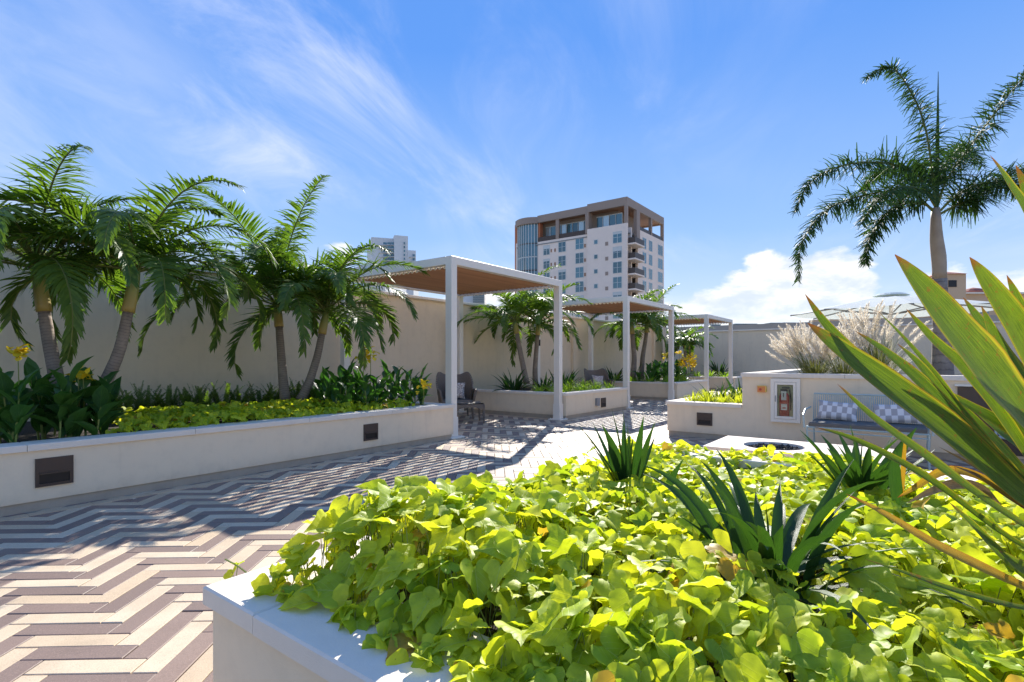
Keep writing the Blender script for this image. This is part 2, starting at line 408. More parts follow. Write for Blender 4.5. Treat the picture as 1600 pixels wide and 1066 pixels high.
# ------------------------------------------------------------------ mesh collecting
class MB:
    def __init__(s): s.v = []; s.f = []; s.uv = []; s.mi = []
    def add(s, verts, faces, uvs=None, mi=0):
        k = len(s.v); s.v.extend([tuple(p) for p in verts])
        s.f.extend([tuple(i + k for i in f) for f in faces]); s.mi.extend([mi] * len(faces))
        s.uv.extend(uvs if uvs else [(0.0, 0.0)] * len(verts))
    def box(s, x0, x1, y0, y1, z0, z1, bev=0.0, mi=0):
        if bev <= 0:
            v = [(x, y, z) for z in (z0, z1) for y in (y0, y1) for x in (x0, x1)]
            f = [(0, 2, 3, 1), (4, 5, 7, 6), (0, 1, 5, 4), (1, 3, 7, 5), (3, 2, 6, 7), (2, 0, 4, 6)]
            s.add(v, f, [(p[0], p[1]) for p in v], mi); return
        b = bev
        rings = [(z0, 0), (z1 - b, 0), (z1, b)]
        v = []
        for z, o in rings:
            v += [(x0 + o, y0 + o, z), (x1 - o, y0 + o, z), (x1 - o, y1 - o, z), (x0 + o, y1 - o, z)]
        f = [(3, 2, 1, 0), (8, 9, 10, 11)]
        for r in range(2):
            for i in range(4):
                a, c = r * 4 + i, r * 4 + (i + 1) % 4
                f.append((a, c, c + 4, a + 4))
        s.add(v, f, [(p[0], p[1]) for p in v], mi)
    def obox(s, c, ax, ay, az, mi=0):
        """box from a centre and three half-axis vectors"""
        v = []
        for k in (-1, 1):
            for j in (-1, 1):
                for i in (-1, 1): v.append(c + ax * i + ay * j + az * k)
        s.add(v, [(0, 2, 3, 1), (4, 5, 7, 6), (0, 1, 5, 4), (1, 3, 7, 5), (3, 2, 6, 7), (2, 0, 4, 6)],
              [(a % 2, (a // 2) % 2) for a in range(8)], mi)
    def tube(s, pts, rads, n=8, cap=True, mi=0, squash=None):
        pts = [Vector(p) for p in pts]; m = len(pts)
        if not isinstance(rads, (list, tuple)): rads = [rads] * m
        up = Vector((0, 0, 1)); v = []; uv = []; L = 0.0
        t0 = (pts[1] - pts[0]).normalized()
        if abs(t0.dot(up)) > 0.9: up = Vector((1, 0, 0))
        a = t0.cross(up).normalized()
        for i, p in enumerate(pts):
            t = (pts[min(i + 1, m - 1)] - pts[max(i - 1, 0)]).normalized()
            a = (a - t * a.dot(t)).normalized(); b = t.cross(a)
            if i: L += (p - pts[i - 1]).length
            for k in range(n):
                th = 2 * pi * k / n
                v.append(p + a * (cos(th) * rads[i]) + b * (sin(th) * rads[i])); uv.append((k / n, L))
        f = [(i * n + k, i * n + (k + 1) % n, (i + 1) * n + (k + 1) % n, (i + 1) * n + k) for i in range(m - 1) for k in range(n)]
        if cap: f += [tuple(range(n))[::-1], tuple((m - 1) * n + k for k in range(n))]
        s.add(v, f, uv, mi)
    def blade(s, pts, widths, face, fold=0.25, ncross=2, mi=0, wave=0.0, seed=0.0):
        """a leaf strip along pts; face = direction the upper side looks to"""
        pts = [Vector(p) for p in pts]; m = len(pts); v = []; uv = []
        L = [0.0]
        for i in range(1, m): L.append(L[-1] + (pts[i] - pts[i - 1]).length)
        tot = L[-1] or 1; cols = 2 * ncross + 1
        for i, p in enumerate(pts):
            t = (pts[min(i + 1, m - 1)] - pts[max(i - 1, 0)]).normalized()
            side = t.cross(face)
            side = side.normalized() if side.length > 1e-4 else Vector((1, 0, 0))
            nn = side.cross(t).normalized()
            for k in range(cols):
                q = (k - ncross) / ncross
                w = widths[i] * 0.5
                off = side * (q * w) + nn * (abs(q) ** 1.3 * w * fold)
                if wave: off += nn * (wave * w * sin(L[i] / tot * 23 + q * 2 + seed) * abs(q))
                v.append(p + off); uv.append((q, L[i] / tot))
        f = [(i * cols + k, i * cols + k + 1, (i + 1) * cols + k + 1, (i + 1) * cols + k) for i in range(m - 1) for k in range(cols - 1)]
        s.add(v, f, uv, mi)
    def build(s, name, mat, parent=None, smooth=False, label=None, category=None, group=None, kind=None, origin=None):
        o = mesh_obj(name, s.mesh(name, mat, smooth, origin if origin is not None else (parent_origin(parent))), parent)
        if origin is not None: o.location = origin if parent is None else Vector(origin) - parent_origin(parent)
        tag(o, label, category, group, kind)
        return o
    def mesh(s, name, mat, smooth=False, origin=None):
        me = bpy.data.meshes.new(name)
        va = np.array(s.v, dtype=np.float64).reshape(-1, 3)
        if origin is not None: va = va - np.array(tuple(origin))
        me.from_pydata(va.tolist(), [], s.f)
        for m_ in (mat if isinstance(mat, (list, tuple)) else [mat]): me.materials.append(m_)
        uvl = me.uv_layers.new(name='UVMap')
        li = np.empty(len(me.loops), dtype=np.int32); me.loops.foreach_get('vertex_index', li)
        uvl.data.foreach_set('uv', np.array(s.uv, dtype=np.float32)[li].ravel())
        if any(s.mi): me.polygons.foreach_set('material_index', s.mi)
        if smooth: me.polygons.foreach_set('use_smooth', [True] * len(me.polygons))
        me.update()
        return me


def parent_origin(p):
    while p is not None:
        if '_o' in p: return Vector(p['_o'])
        p = p.parent
    return Vector((0, 0, 0))


def mesh_obj(name, me, parent=None):
    o = bpy.data.objects.new(name, me); COL.objects.link(o)
    if parent is not None: o.parent = parent
    return o


def tag(o, label=None, category=None, group=None, kind=None):
    if label: o['label'] = label
    if category: o['category'] = category
    if group: o['group'] = group
    if kind: o['kind'] = kind
    return o


TEMP = []


def thing(name, label, category, loc=(0, 0, 0), rotz=0.0, group=None, local=False):
    """Empty at the thing's base. local=False: parts are given in terrace coordinates."""
    o = bpy.data.objects.new(name, None); COL.objects.link(o)
    o.location = loc; o.rotation_euler = (0, 0, rotz); o.empty_display_size = 0.2
    if not local: o['_o'] = tuple(loc)
    TEMP.append(o)
    return tag(o, label, category, group)


def dup(root, loc, rotz=0.0, label=None, scale=1.0):
    r = root.copy(); COL.objects.link(r); r.location = loc; r.rotation_euler = (0, 0, rotz); r.scale = (scale,) * 3
    if label: r['label'] = label
    kids = [o for o in root.children]
    for ch in kids:
        c = ch.copy(); COL.objects.link(c); c.parent = r
        for g in ch.children:
            d = g.copy(); COL.objects.link(d); d.parent = c
    TEMP.append(r)
    return r


def boxm(*a, **k):
    m = MB(); m.box(*a, **k); return m


# ================================================================== SETTING
# ground far below the roof terrace and the building that carries it
g = MB(); g.box(-3000, 3000, -3000, 3000, -17, -16); g.build('ground', M['ground'], kind='structure')
g = MB(); g.box(-12, 21.3, -14, 3.6, -16, -0.30); g.build('podium', M['wall'], kind='structure')

# planter footprints (x0,x1,y0,y1)
PL = [(-9.0, -0.09, -0.13, 3.2), (3.36, 6.36, -0.13, 3.2), (10.0, 13.1, -0.13, 3.2), (16.76, 20.9, -0.13, 3.2)]
PF = (-5.515, -2.08, -10.5, -4.215)


# ---- floor of herringbone pavers
fl = MB(); fl.box(-11.9, 20.9, -13.9, 3.2, -0.29, -0.010)
floor = fl.build('terrace_floor', M['grout'], kind='structure')
Wd, Ln = 0.1055, 4
ang = radians(-51.0)
A_ = Vector((cos(ang), sin(ang), 0)); B_ = Vector((-sin(ang), cos(ang), 0))
O_ = Vector((-4.53, -2.93, 0))
JT = 0.0048


def paver_mesh(mat, k):
    m = MB(); L, w, h, b = Ln * Wd - JT, Wd - JT, 0.03, 0.003
    m.box(-L / 2, L / 2, -w / 2, w / 2, -h, 0.0, bev=b)
    return m.mesh('paver', mat)


pav = []
for i in range(-150, 190):
    for j in range(-150, 190):
        s_ = (i + j) % (2 * Ln)
        if s_ == 0: horiz = True; d_ = i - j
        elif s_ == Ln: horiz = False; d_ = (i - Ln) - j
        else: continue
        if horiz: c = O_ + A_ * ((i + Ln / 2) * Wd) + B_ * ((j + 0.5) * Wd)
        else: c = O_ + A_ * ((i + 0.5) * Wd) + B_ * ((j + Ln / 2) * Wd)
        if not (-8.6 < c.x < 20.8 and -9.5 < c.y < 3.1): continue
        if any(x0 + .12 < c.x < x1 - .12 and y0 + .12 < c.y < y1 - .12 for x0, x1, y0, y1 in PL): continue
        if PF[0] + .2 < c.x < PF[1] - .2 and PF[2] < c.y < PF[3] - .2: continue
        if 2.5 < c.x and c.y < -2.9: continue
        col = ((d_ // 2) % 2 == 0)
        q = cam_uv(c)
        pav.append((c, horiz, col, q))


def seen(q):
    if not q: return False
    u, v, Y = q
    if not (-40 < u < 1640 and v < 1120): return False
    if 313 < u and v > 915 - (u - 313) * 0.318 + 5: return False      # behind the near planter
    if u < 703 and v < 812 - u * 0.173: return False                   # behind the long planter
    return True


vis = sorted([p for p in pav if seen(p[3])], key=lambda p: p[3][2])
near = set(id(p) for p in vis[:296])
pm = {(c): paver_mesh(M['cream' if c else 'dark'], 0) for c in (True, False)}
rest = MB(); nrest = 0
rr = random.Random(3)
for p in pav:
    c, horiz, col, q = p
    dz = rr.uniform(-0.0022, 0.0018); tw = rr.gauss(0, 0.004)
    a = ang + (0 if horiz else pi / 2) + tw
    if id(p) in near:
        o = mesh_obj('paver', pm[col], floor); o.location = (c.x, c.y, dz); o.rotation_euler = (rr.gauss(0, 0.003), rr.gauss(0, 0.003), a)
    elif q and q[2] > 0 and -500 < q[0] < 2100:
        L, w = (Ln * Wd - JT) / 2, (Wd - JT) / 2
        ax = Vector((cos(a), sin(a), 0)); ay = Vector((-sin(a), cos(a), 0)); h = Vector((0, 0, 1))
        b = 0.003; v = []
        for z, o_ in ((-0.012, 0), (-b, 0), (0, b)):
            for sx, sy in ((-1, -1), (1, -1), (1, 1), (-1, 1)):
                v.append(c + ax * (sx * (L - o_)) + ay * (sy * (w - o_)) + h * (z + dz))
        f = [(8, 9, 10, 11)]
        for r_ in range(2):
            for i_ in range(4): f.append((r_ * 4 + i_, r_ * 4 + (i_ + 1) % 4, r_ * 4 + 4 + (i_ + 1) % 4, r_ * 4 + 4 + i_))
        rest.add(v, f, None, 0 if col else 1); nrest += 1
rest.build('pavers', [M['cream'], M['dark']], floor, kind='stuff')

# border course of cream pavers along the planters
bord = MB()


def border(x0, y0, x1, y1, w=0.105):
    d = Vector((x1 - x0, y1 - y0, 0)); L = d.length; d.normalize(); n = Vector((-d.y, d.x, 0)); k = int(L / 0.42) or 1
    for i in range(k):
        a = i * L / k + 0.002; b = (i + 1) * L / k - 0.002
        c = Vector((x0, y0, 0)) + d * ((a + b) / 2) + n * (w / 2)
        bord.obox(c + Vector((0, 0, -0.012 + rr.uniform(-.0008, .0008))), d * ((b - a) / 2), n * (w / 2), Vector((0, 0, 0.0165)))


for x0, x1, y0, y1 in PL:
    border(x1, y0 - 0.045, x0, y0 - 0.045) if False else border(x0, y0 - 0.15, x1, y0 - 0.15)
    border(x0 - 0.045, y0 - .15, x0 - 0.045, y1) if x0 > 0 else None
    border(x1 + 0.15, y0 - .15, x1 + 0.15, y1)
bord.build('border_paver', M['cream'], floor, kind='stuff')

# ---- garden walls
wl = thing('garden_wall', 'tall tan stucco wall running behind the palms and pergolas on the left', 'wall', (6, 3.3, 0))
m = MB(); m.box(-11.9, 21.1, 3.2, 3.45, -0.2, 2.68); m.build('wall_face', M['wall'], wl)
def capstones(parent, x0, x1, y0, y1, z0, z1, axis, step=1.25, jt=0.004, bev=0.006):
    a0, a1 = (x0, x1) if axis == 0 else (y0, y1)
    n = max(1, round((a1 - a0) / step))
    for i in range(n):
        a = a0 + (a1 - a0) * i / n + jt / 2; b = a0 + (a1 - a0) * (i + 1) / n - jt / 2
        mm = MB()
        if axis == 0: mm.box(a, b, y0, y1, z0, z1, bev=bev)
        else: mm.box(x0, x1, a, b, z0, z1, bev=bev)
        mm.build('capstone', M['cap'], parent)
capstones(wl, -11.9, 21.1, 3.14, 3.5, 2.68, 2.74, 0, 2.4)
m = MB(); m.box(3.55, 3.70, 3.10, 3.197, 0, 2.66); m.box(9.2, 9.35, 3.10, 3.197, 0, 2.66); m.box(16.2, 16.35, 3.10, 3.197, 0, 2.66); m.build('pilaster', M['wall'], wl)
w2 = thing('end_wall', 'tan stucco wall closing the far end of the terrace, low vents above it', 'wall', (21, -4, 0))
m = MB(); m.box(20.9, 21.15, -13.9, 3.2, -0.2, 2.68); m.build('wall_face', M['wall'], w2)
capstones(w2, 20.84, 21.2, -13.9, 3.14, 2.68, 2.74, 1, 2.4)


# ---- planters
def planter(label, x0, x1, y0, y1, h=0.56, sides='FLR', cw=0.27, top=None, name='planter'):
    """stucco planter box; sides with a cap: F front (low y), L low x, R high x, B high y"""
    t = thing(name, label, 'planter', ((x0 + x1) / 2, y0, 0))
    z1 = h - 0.055; m = MB(); pz = 0.085
    W_ = 0.2
    def wall(a, b, c, d):
        m.box(a, b, c, d, pz, z1)
    # walls butt end to end
    if 'F' in sides: wall(x0, x1, y0, y0 + W_)
    yb = y1 - (W_ if 'B' in sides else 0); ya = y0 + (W_ if 'F' in sides else 0)
    if 'L' in sides: wall(x0, x0 + W_, ya, yb)
    if 'R' in sides: wall(x1 - W_, x1, ya, yb)
    if 'B' in sides: wall(x0, x1, y1 - W_, y1)
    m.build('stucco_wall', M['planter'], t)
    e = 0.018
    m = MB(); m.box(x0 + (e if 'L' in sides else 0), x1 - (e if 'R' in sides else 0), y0 + (e if 'F' in sides else 0), y1 - (e if 'B' in sides else 0), -0.012, pz)
    m.build('plinth', M['plinth'], t)
    o = 0.022
    X0 = x0 - (o if 'L' in sides else 0); X1 = x1 + (o if 'R' in sides else 0); Y0 = y0 - (o if 'F' in sides else 0); Y1 = y1 + (o if 'B' in sides else 0)
    if 'F' in sides: capstones(t, X0, X1, Y0, Y0 + cw, z1, h, 0)
    if 'B' in sides: capstones(t, X0, X1, Y1 - cw, Y1, z1, h, 0)
    ya = Y0 + (cw if 'F' in sides else 0); yb = Y1 - (cw if 'B' in sides else 0)
    if 'L' in sides: capstones(t, X0, X0 + cw, ya + .004, yb - .004, z1, h, 1)
    if 'R' in sides: capstones(t, X1 - cw, X1, ya + .004, yb - .004, z1, h, 1)
    sx0 = x0 + (W_ if 'L' in sides else 0); sx1 = x1 - (W_ if 'R' in sides else 0); sy0 = y0 + (W_ if 'F' in sides else 0); sy1 = y1 - (W_ if 'B' in sides else 0)
    m = MB(); n = 10; ny = 8
    v = [(sx0 + (sx1 - sx0) * i / n, sy0 + (sy1 - sy0) * j / ny, h - 0.09 + 0.02 * noise.noise(Vector((i * 1.7, j * 1.3, x0)))) for j in range(ny + 1) for i in range(n + 1)]
    m.add(v, [(j * (n + 1) + i, j * (n + 1) + i + 1, (j + 1) * (n + 1) + i + 1, (j + 1) * (n + 1) + i) for j in range(ny) for i in range(n)])
    m.build('soil', M['soil'], t)
    return t


planter('long low cream planter along the left side, with two bronze step lights', *PL[0], sides='FR')
planter('cream planter between the first and second pergola, with grey outlet box', *PL[1], sides='FLR')
planter('cream planter between the second and third pergola, yellow cannas in it', *PL[2], sides='FLR')
planter('small far planter past the third pergola against the end wall', *PL[3], sides='FL')
pf = planter('foreground planter with white cap corner and lime green vines', *PF, h=0.56, sides='LRB', cw=0.30)

# right-hand planter: low ledge, then the tall part
XR = 2.38
planter('low cream planter with bright ferns beside the tall extinguisher wall', XR, 8.0, -3.86, -2.68, h=0.575, sides='LBR', cw=0.26)
tp = thing('tall_planter', 'tall cream planter wall behind the mint bench, grass plumes on top', 'planter', (5, -8, 0))
m = MB(); m.box(XR, XR + .2, -12.0, -3.86, 0.085, 1.0); m.box(XR + .2, 8.0, -4.06, -3.86, 0.085, 1.0); m.box(7.8, 8.0, -12.0, -4.06, 0.085, 1.0)
m.build('stucco_wall', M['planter'], tp)
m = MB(); m.box(XR + .018, 7.98, -12.0, -3.861, -0.012, 0.085); m.build('plinth', M['plinth'], tp)
capstones(tp, XR - .025, XR + .26, -12.0, -3.84, 1.0, 1.06, 1, 1.3)
capstones(tp, XR + .264, 8.02, -4.11, -3.84, 1.0, 1.06, 0, 1.3)
m = MB(); m.box(XR + .2, 7.8, -12.0, -4.06, 0.5, 0.93); m.build('soil', M['soil'], tp)


# ---- pergolas
def pergola(label, x):
    t = thing('pergola', label, 'pergola', (x, 0, 0), group='white pergolas along the garden wall', local=True)
    L, D, H, p = 3.25, 2.8, 2.93, 0.065
    for i, (px, py) in enumerate(((0, 0), (L, 0), (0, D), (L, D))):
        m = MB(); m.box(px - p, px + p, py - p, py + p, 0.03, H - 0.13); o = m.build('post', M['white'], t)
        s = MB()
        for a, b, c, d in ((-.078, .078, -.078, -.0655), (-.078, .078, .0655, .078), (-.078, -.0655, -.0655, .0655), (.0655, .078, -.0655, .0655)):
            s.box(px + a, px + b, py + c, py + d, 0.032, 0.34)
        s.box(px - .15, px + .15, py - .15, py + .15, 0.006, 0.03, bev=0.004)
        for sx in (-1, 1):
            for sy in (-1, 1): s.tube([(px + sx * .115, py + sy * .115, .03), (px + sx * .115, py + sy * .115, .045)], .012, 6)
        s.build('base_plate', M['white'], o)
    bt = 0.13
    for nm, a in (('front_beam', (-p, L + p, -p, p)), ('rear_beam', (-p, L + p, D - p, D + p)), ('side_beam', (-p, p, p + .001, D - p - .001)), ('side_beam', (L - p, L + p, p + .001, D - p - .001))):
        m = MB(); m.box(*a, H - bt, H, bev=0.006); m.build(nm, M['white'], t)
    n = 24; pitch = (D - 2 * p) / n; ta = radians(-22)
    ay = Vector((0, cos(ta), sin(ta))); az = Vector((0, -sin(ta), cos(ta)))
    sm = MB(); sm.obox(Vector((0, 0, 0)), Vector(((L - 2 * p) / 2 - .004, 0, 0)), ay * 0.031, az * 0.008)
    me = sm.mesh('slat', M['slat'])
    em = MB()
    for sx in (-1, 1): em.obox(Vector((sx * ((L - 2 * p) / 2 - .012), 0, 0.012)), Vector((.008, 0, 0)), ay * 0.036, az * 0.015)
    mee = em.mesh('slat_end', M['white'])
    for i in range(n):
        o = mesh_obj('slat', me, t); o.location = (L / 2, p + pitch * (i + .5), H - 0.085)
    # thin white carrier rails under the slat ends
    for px in (p + 0.03, L - p - 0.03):
        m = MB()
        for i in range(n): m.tube([(px, p + pitch * (i + .25), H - 0.128), (px, p + pitch * (i + .6), H - 0.142), (px, p + pitch * (i + .95), H - 0.128)], [.016, .026, .016], 6)
        m.build('slat_bracket', M['white'], t)
    m = MB(); m.box(-.02, .02, D - .095, D - .0655, 1.68, 1.86, bev=.004); m.build('switch_box', M['black'], t)
    return t


p1 = pergola('nearest white pergola with tan slatted roof over the wicker chair', 0.0)
dup(p1, (6.6, 0, 0), label='middle white pergola, second one from the near end')
dup(p1, (13.4, 0, 0), label='farthest white pergola, smallest, near the end wall')


# ---- step lights and boxes on the planters
def steplight(label, c, nrm, w=0.25, h=0.22):
    n = Vector(nrm); a = Vector((0, 0, 1)).cross(n); z = Vector((0, 0, 1))
    t = thing('step_light', label, 'light', c, group='bronze step lights in the planters')
    c = Vector(c)
    m = MB(); hw, hh = w / 2, h / 2; d = 0.016
    def bar(a0, a1, z0, z1, d0=0.0, d1=d):
        m.obox(c + a * ((a0 + a1) / 2) + z * ((z0 + z1) / 2) + n * ((d0 + d1) / 2), a * ((a1 - a0) / 2), z * ((z1 - z0) / 2), n * ((d1 - d0) / 2))
    bar(-hw, hw, 0.0, hh); bar(-hw, hw, -hh, -hh * .80); bar(-hw, -hw * .80, -hh * .80, 0); bar(hw * .80, hw, -hh * .80, 0)
    m.build('face_plate', M['bronze'], t)
    m = MB(); m.obox(c + z * (-hh * .4) + n * 0.003, a * (hw * .8), z * (hh * .4), n * 0.002); m.build('recess', M['black'], t)
    m = MB(); m.obox(c + z * (-0.008) + n * 0.013, a * (hw * .8), z * 0.008, n * 0.012); m.build('louvre', M['bronze'], t)
    return t


for lab, u, v, w in (('large bronze step light, leftmost on the long planter', 85, 736, .25), ('bronze step light under the canna end of the long planter', 579, 675, .23), ('small bronze step light beside the grey outlet box', 942.5, 629, .23)):
    q = on(1, -0.131, u, v); steplight(lab, q, (0, -1, 0), w, w * .95)
q = on(0, XR - .001, 1101, 655); steplight('bronze step light on the low fern planter at right', q, (-1, 0, 0), .24, .2)
q = on(1, -0.131, 932, 628)
t = thing('outlet_box', 'grey weatherproof outlet box left of the small step light', 'outlet', q)
m = MB(); m.box(q.x - .06, q.x + .06, q.y - .045, q.y - .001, q.z - .085, q.z + .085, bev=.006); m.build('box_body', M['greybox'], t)
m = MB(); m.box(q.x - .066, q.x + .066, q.y - .06, q.y - .046, q.z - .09, q.z + .09, bev=.006); m.build('cover', M['greybox'], t)


# ---- fire extinguisher cabinet
def wallbox(m, y0, y1, z0, z1, d0, d1):
    m.box(XR - d1, XR - d0, min(y0, y1), max(y0, y1), z0, z1)
a = on(0, XR, 1205, 587); b = on(0, XR, 1251, 666)
cy0, cy1, cz0, cz1 = b.y, a.y, b.z + .005, a.z
cy0 += .0; cz1 = 0.985; cz0 = cz1 - 0.64
t = thing('extinguisher_cabinet', 'white framed glass cabinet on the wall holding a red fire extinguisher', 'cabinet', (XR, (cy0 + cy1) / 2, cz0))
m = MB(); k = .05
wallbox(m, cy0, cy1, cz0, cz0 + k, .001, .05); wallbox(m, cy0, cy1, cz1 - k, cz1, .001, .05); wallbox(m, cy0, cy0 + k, cz0 + k, cz1 - k, .001, .05); wallbox(m, cy1 - k, cy1, cz0 + k, cz1 - k, .001, .05)
m.build('outer_frame', M['white'], t)
m = MB(); i0, i1, j0, j1 = cy0 + k + .004, cy1 - k - .004, cz0 + k + .004, cz1 - k - .004; k2 = .035
wallbox(m, i0, i1, j0, j0 + k2, .02, .057); wallbox(m, i0, i1, j1 - k2, j1, .02, .057); wallbox(m, i0, i0 + k2, j0 + k2, j1 - k2, .02, .057); wallbox(m, i1 - k2, i1, j0 + k2, j1 - k2, .02, .057)
door = m.build('door', M['white'], t)
m = MB(); wallbox(m, i1 - .022, i1 - .010, (j0 + j1) / 2 - .02, (j0 + j1) / 2 + .07, .057, .068); m.build('latch', M['greybox'], door)
m = MB(); wallbox(m, cy0 + k, cy1 - k, cz0 + k, cz1 - k, .001, .006); m.build('back_panel', plain('cabinet_back', (0.42, 0.40, 0.25), 0.7), t)
gm, tt, bb = new_mat('clear_pane')
gl = tt.node('ShaderNodeBsdfGlossy', ins={'Roughness': 0.02}); tr_ = tt.node('ShaderNodeBsdfTransparent', ins={'Color': (0.92, 0.95, 0.93, 1)})
fr = tt.node('ShaderNodeFresnel', ins={'IOR': 1.5}); mx = tt.node('ShaderNodeMixShader', ins={0: fr.outputs[0], 1: tr_.outputs[0], 2: gl.outputs[0]})
tt.l.new(mx.outputs[0], gm.node_tree.nodes['Material Output'].inputs[0])
m = MB(); wallbox(m, i0 + k2, i1 - k2, j0 + k2, j1 - k2, .040, .043); m.build('glass_pane', gm, door)
ey = (cy0 + cy1) / 2 + .015; ez = cz0 + k + .01; ex = XR - .0
t = thing('fire_extinguisher', 'red fire extinguisher with white tag standing inside the glass cabinet', 'extinguisher', (XR - .02, ey, ez))
m = MB(); xx = XR - .0215
m.tube([(xx, ey, ez), (xx, ey, ez + .32), (xx, ey, ez + .36), (xx, ey, ez + .385)], [.066, .066, .048, .02], 18)
# flatten towards the wall so it stays inside the shallow box
m.v = [(xx + (p[0] - xx) * .24, p[1], p[2]) for p in m.v]; m.build('cylinder', M['red'], t, smooth=True)
m = MB(); wallbox(m, ey - .04, ey + .04, ez + .12, ez + .21, .0376, .0386); m.build('label_plate', M['label'], t)
m = MB(); wallbox(m, ey - .022, ey + .022, ez + .14, ez + .16, .0387, .0391); m.build('label_print', M['red'], t)
m = MB(); m.box(xx - .012, xx + .012, ey - .035, ey + .05, ez + .39, ez + .425); m.box(xx - .012, xx + .012, ey - .07, ey + .03, ez + .435, ez + .455); m.build('handle', M['black'], t)
m = MB(); m.tube([(xx, ey - .01, ez + .40), (xx - .003, ey - .07, ez + .42), (xx - .003, ey - .088, ez + .28), (xx - .003, ey - .084, ez + .12)], .008, 6); m.build('hose', M['black'], t)
m = MB(); m.obox(Vector((XR - .0385, ey + .005, ez + .33)), Vector((.001, 0, 0)), Vector((0, .034, 0)), Vector((0, 0, .065))); m.build('tag', M['label'], t)
m = MB(); m.obox(Vector((XR - .0398, ey + .008, ez + .34)), Vector((.0004, 0, 0)), Vector((0, .005, 0)), Vector((0, 0, .03))); m.build('tag_print', M['black'], t)
# horn box
q = on(0, XR, 1190.5, 608)
t = thing('fire_alarm_box', 'small orange alarm box on the wall left of the extinguisher cabinet', 'alarm', q)
m = MB(); m.box(XR - .045, XR - .001, q.y - .055, q.y + .055, q.z - .045, q.z + .04); m.build('box_body', M['orange'], t)
m = MB(); m.tube([(XR - .0455, q.y + .012, q.z - .005), (XR - .058, q.y + .012, q.z - .005)], .018, 12); m.build('button', M['red'], t)
m = MB(); m.box(XR - .05, XR - .001, q.y - .062, q.y + .062, q.z + .041, q.z + .052); m.box(XR - .05, XR - .001, q.y - .07, q.y - .0555, q.z - .04, q.z + .04); m.build('cover', plain('amber_cover', (0.75, 0.5, 0.1), .3), t)

# dark metal service cabinet in the tall planter wall
a = on(0, XR, 1496, 616); b = on(0, XR, 1640, 740)
t = thing('service_cabinet', 'black metal cabinet door in the tall planter wall at far right', 'cabinet', (XR, (a.y + b.y) / 2, 0.1))
m = MB(); wallbox(m, b.y, a.y, .12, .93, .001, .03); m.build('door', M['bronze'], t)
m = MB(); wallbox(m, b.y - .03, a.y + .03, .931, .955, .001, .05); m.build('trim', M['white'], t)
m = MB(); wallbox(m, a.y - .09, a.y - .07, .5, .62, .031, .05); m.build('handle', M['greybox'], t)

# ---- fire table
t = thing('fire_table', 'pale concrete fire table with round bowl of dark lava rock', 'fire table', (-.58, -5.08, 0))
fx0, fx1, fy0, fy1, fz = -1.02, -.13, -5.86, -4.31, 0.42
bc = Vector((-.60, -4.86, 0)); br = .27
m = MB(); n = 48; v = []; outer = []
for i in range(n):
    th = 2 * pi * i / n; dx, dy = cos(th), sin(th)
    kx = ((fx1 - bc.x) if dx > 0 else (bc.x - fx0)) / max(abs(dx), 1e-6); ky = ((fy1 - bc.y) if dy > 0 else (bc.y - fy0)) / max(abs(dy), 1e-6)
    k = min(kx, ky); outer.append((bc.x + dx * k, bc.y + dy * k))
# make sure the slab corners are kept
for cx, cy in ((fx0, fy0), (fx0, fy1), (fx1, fy0), (fx1, fy1)):
    j = min(range(n), key=lambda q_: (outer[q_][0] - cx) ** 2 + (outer[q_][1] - cy) ** 2); outer[j] = (cx, cy)
v += [(x, y, fz - .13) for x, y in outer]; v += [(x, y, fz) for x, y in outer]
v += [(bc.x + cos(2 * pi * i / n) * br, bc.y + sin(2 * pi * i / n) * br, fz) for i in range(n)]
v += [(bc.x + cos(2 * pi * i / n) * br * .96, bc.y + sin(2 * pi * i / n) * br * .96, fz - .06) for i in range(n)]
f = [(r * n + i, r * n + (i + 1) % n, (r + 1) * n + (i + 1) % n, (r + 1) * n + i) for r in range(3) for i in range(n)]
m.add(v, f); m.build('slab', M['concrete'], t)
m = MB(); m.box(fx0 + .05, fx1 - .05, fy0 + .05, fy1 - .05, 0.004, fz - .131); m.build('base', M['concrete'], t)
m = MB(); m.tube([(bc.x, bc.y, fz - .10), (bc.x, bc.y, fz - .045)], br * .955, 40); bowl = m.build('bowl', M['black'], t)
m = MB()
for i in range(260):
    r0 = br * .9 * sqrt(R.random()); th = R.uniform(0, 2 * pi); s = R.uniform(.012, .026)
    c = Vector((bc.x + cos(th) * r0, bc.y + sin(th) * r0, fz - .035 + .035 * (1 - r0 / br) + R.uniform(-.008, .01)))
    v = [c + Vector((R.uniform(.6, 1.1) * s * dx, R.uniform(.6, 1.1) * s * dy, R.uniform(.5, .9) * s * dz)) for dx, dy, dz in ((1, 0, 0), (0, 1, 0), (-1, 0, 0), (0, -1, 0), (0, 0, 1), (0, 0, -1))]
    m.add(v, [(0, 1, 4), (1, 2, 4), (2, 3, 4), (3, 0, 4), (1, 0, 5), (2, 1, 5), (3, 2, 5), (0, 3, 5)])
m.build('lava_rock', M['lava'], t, kind='stuff')


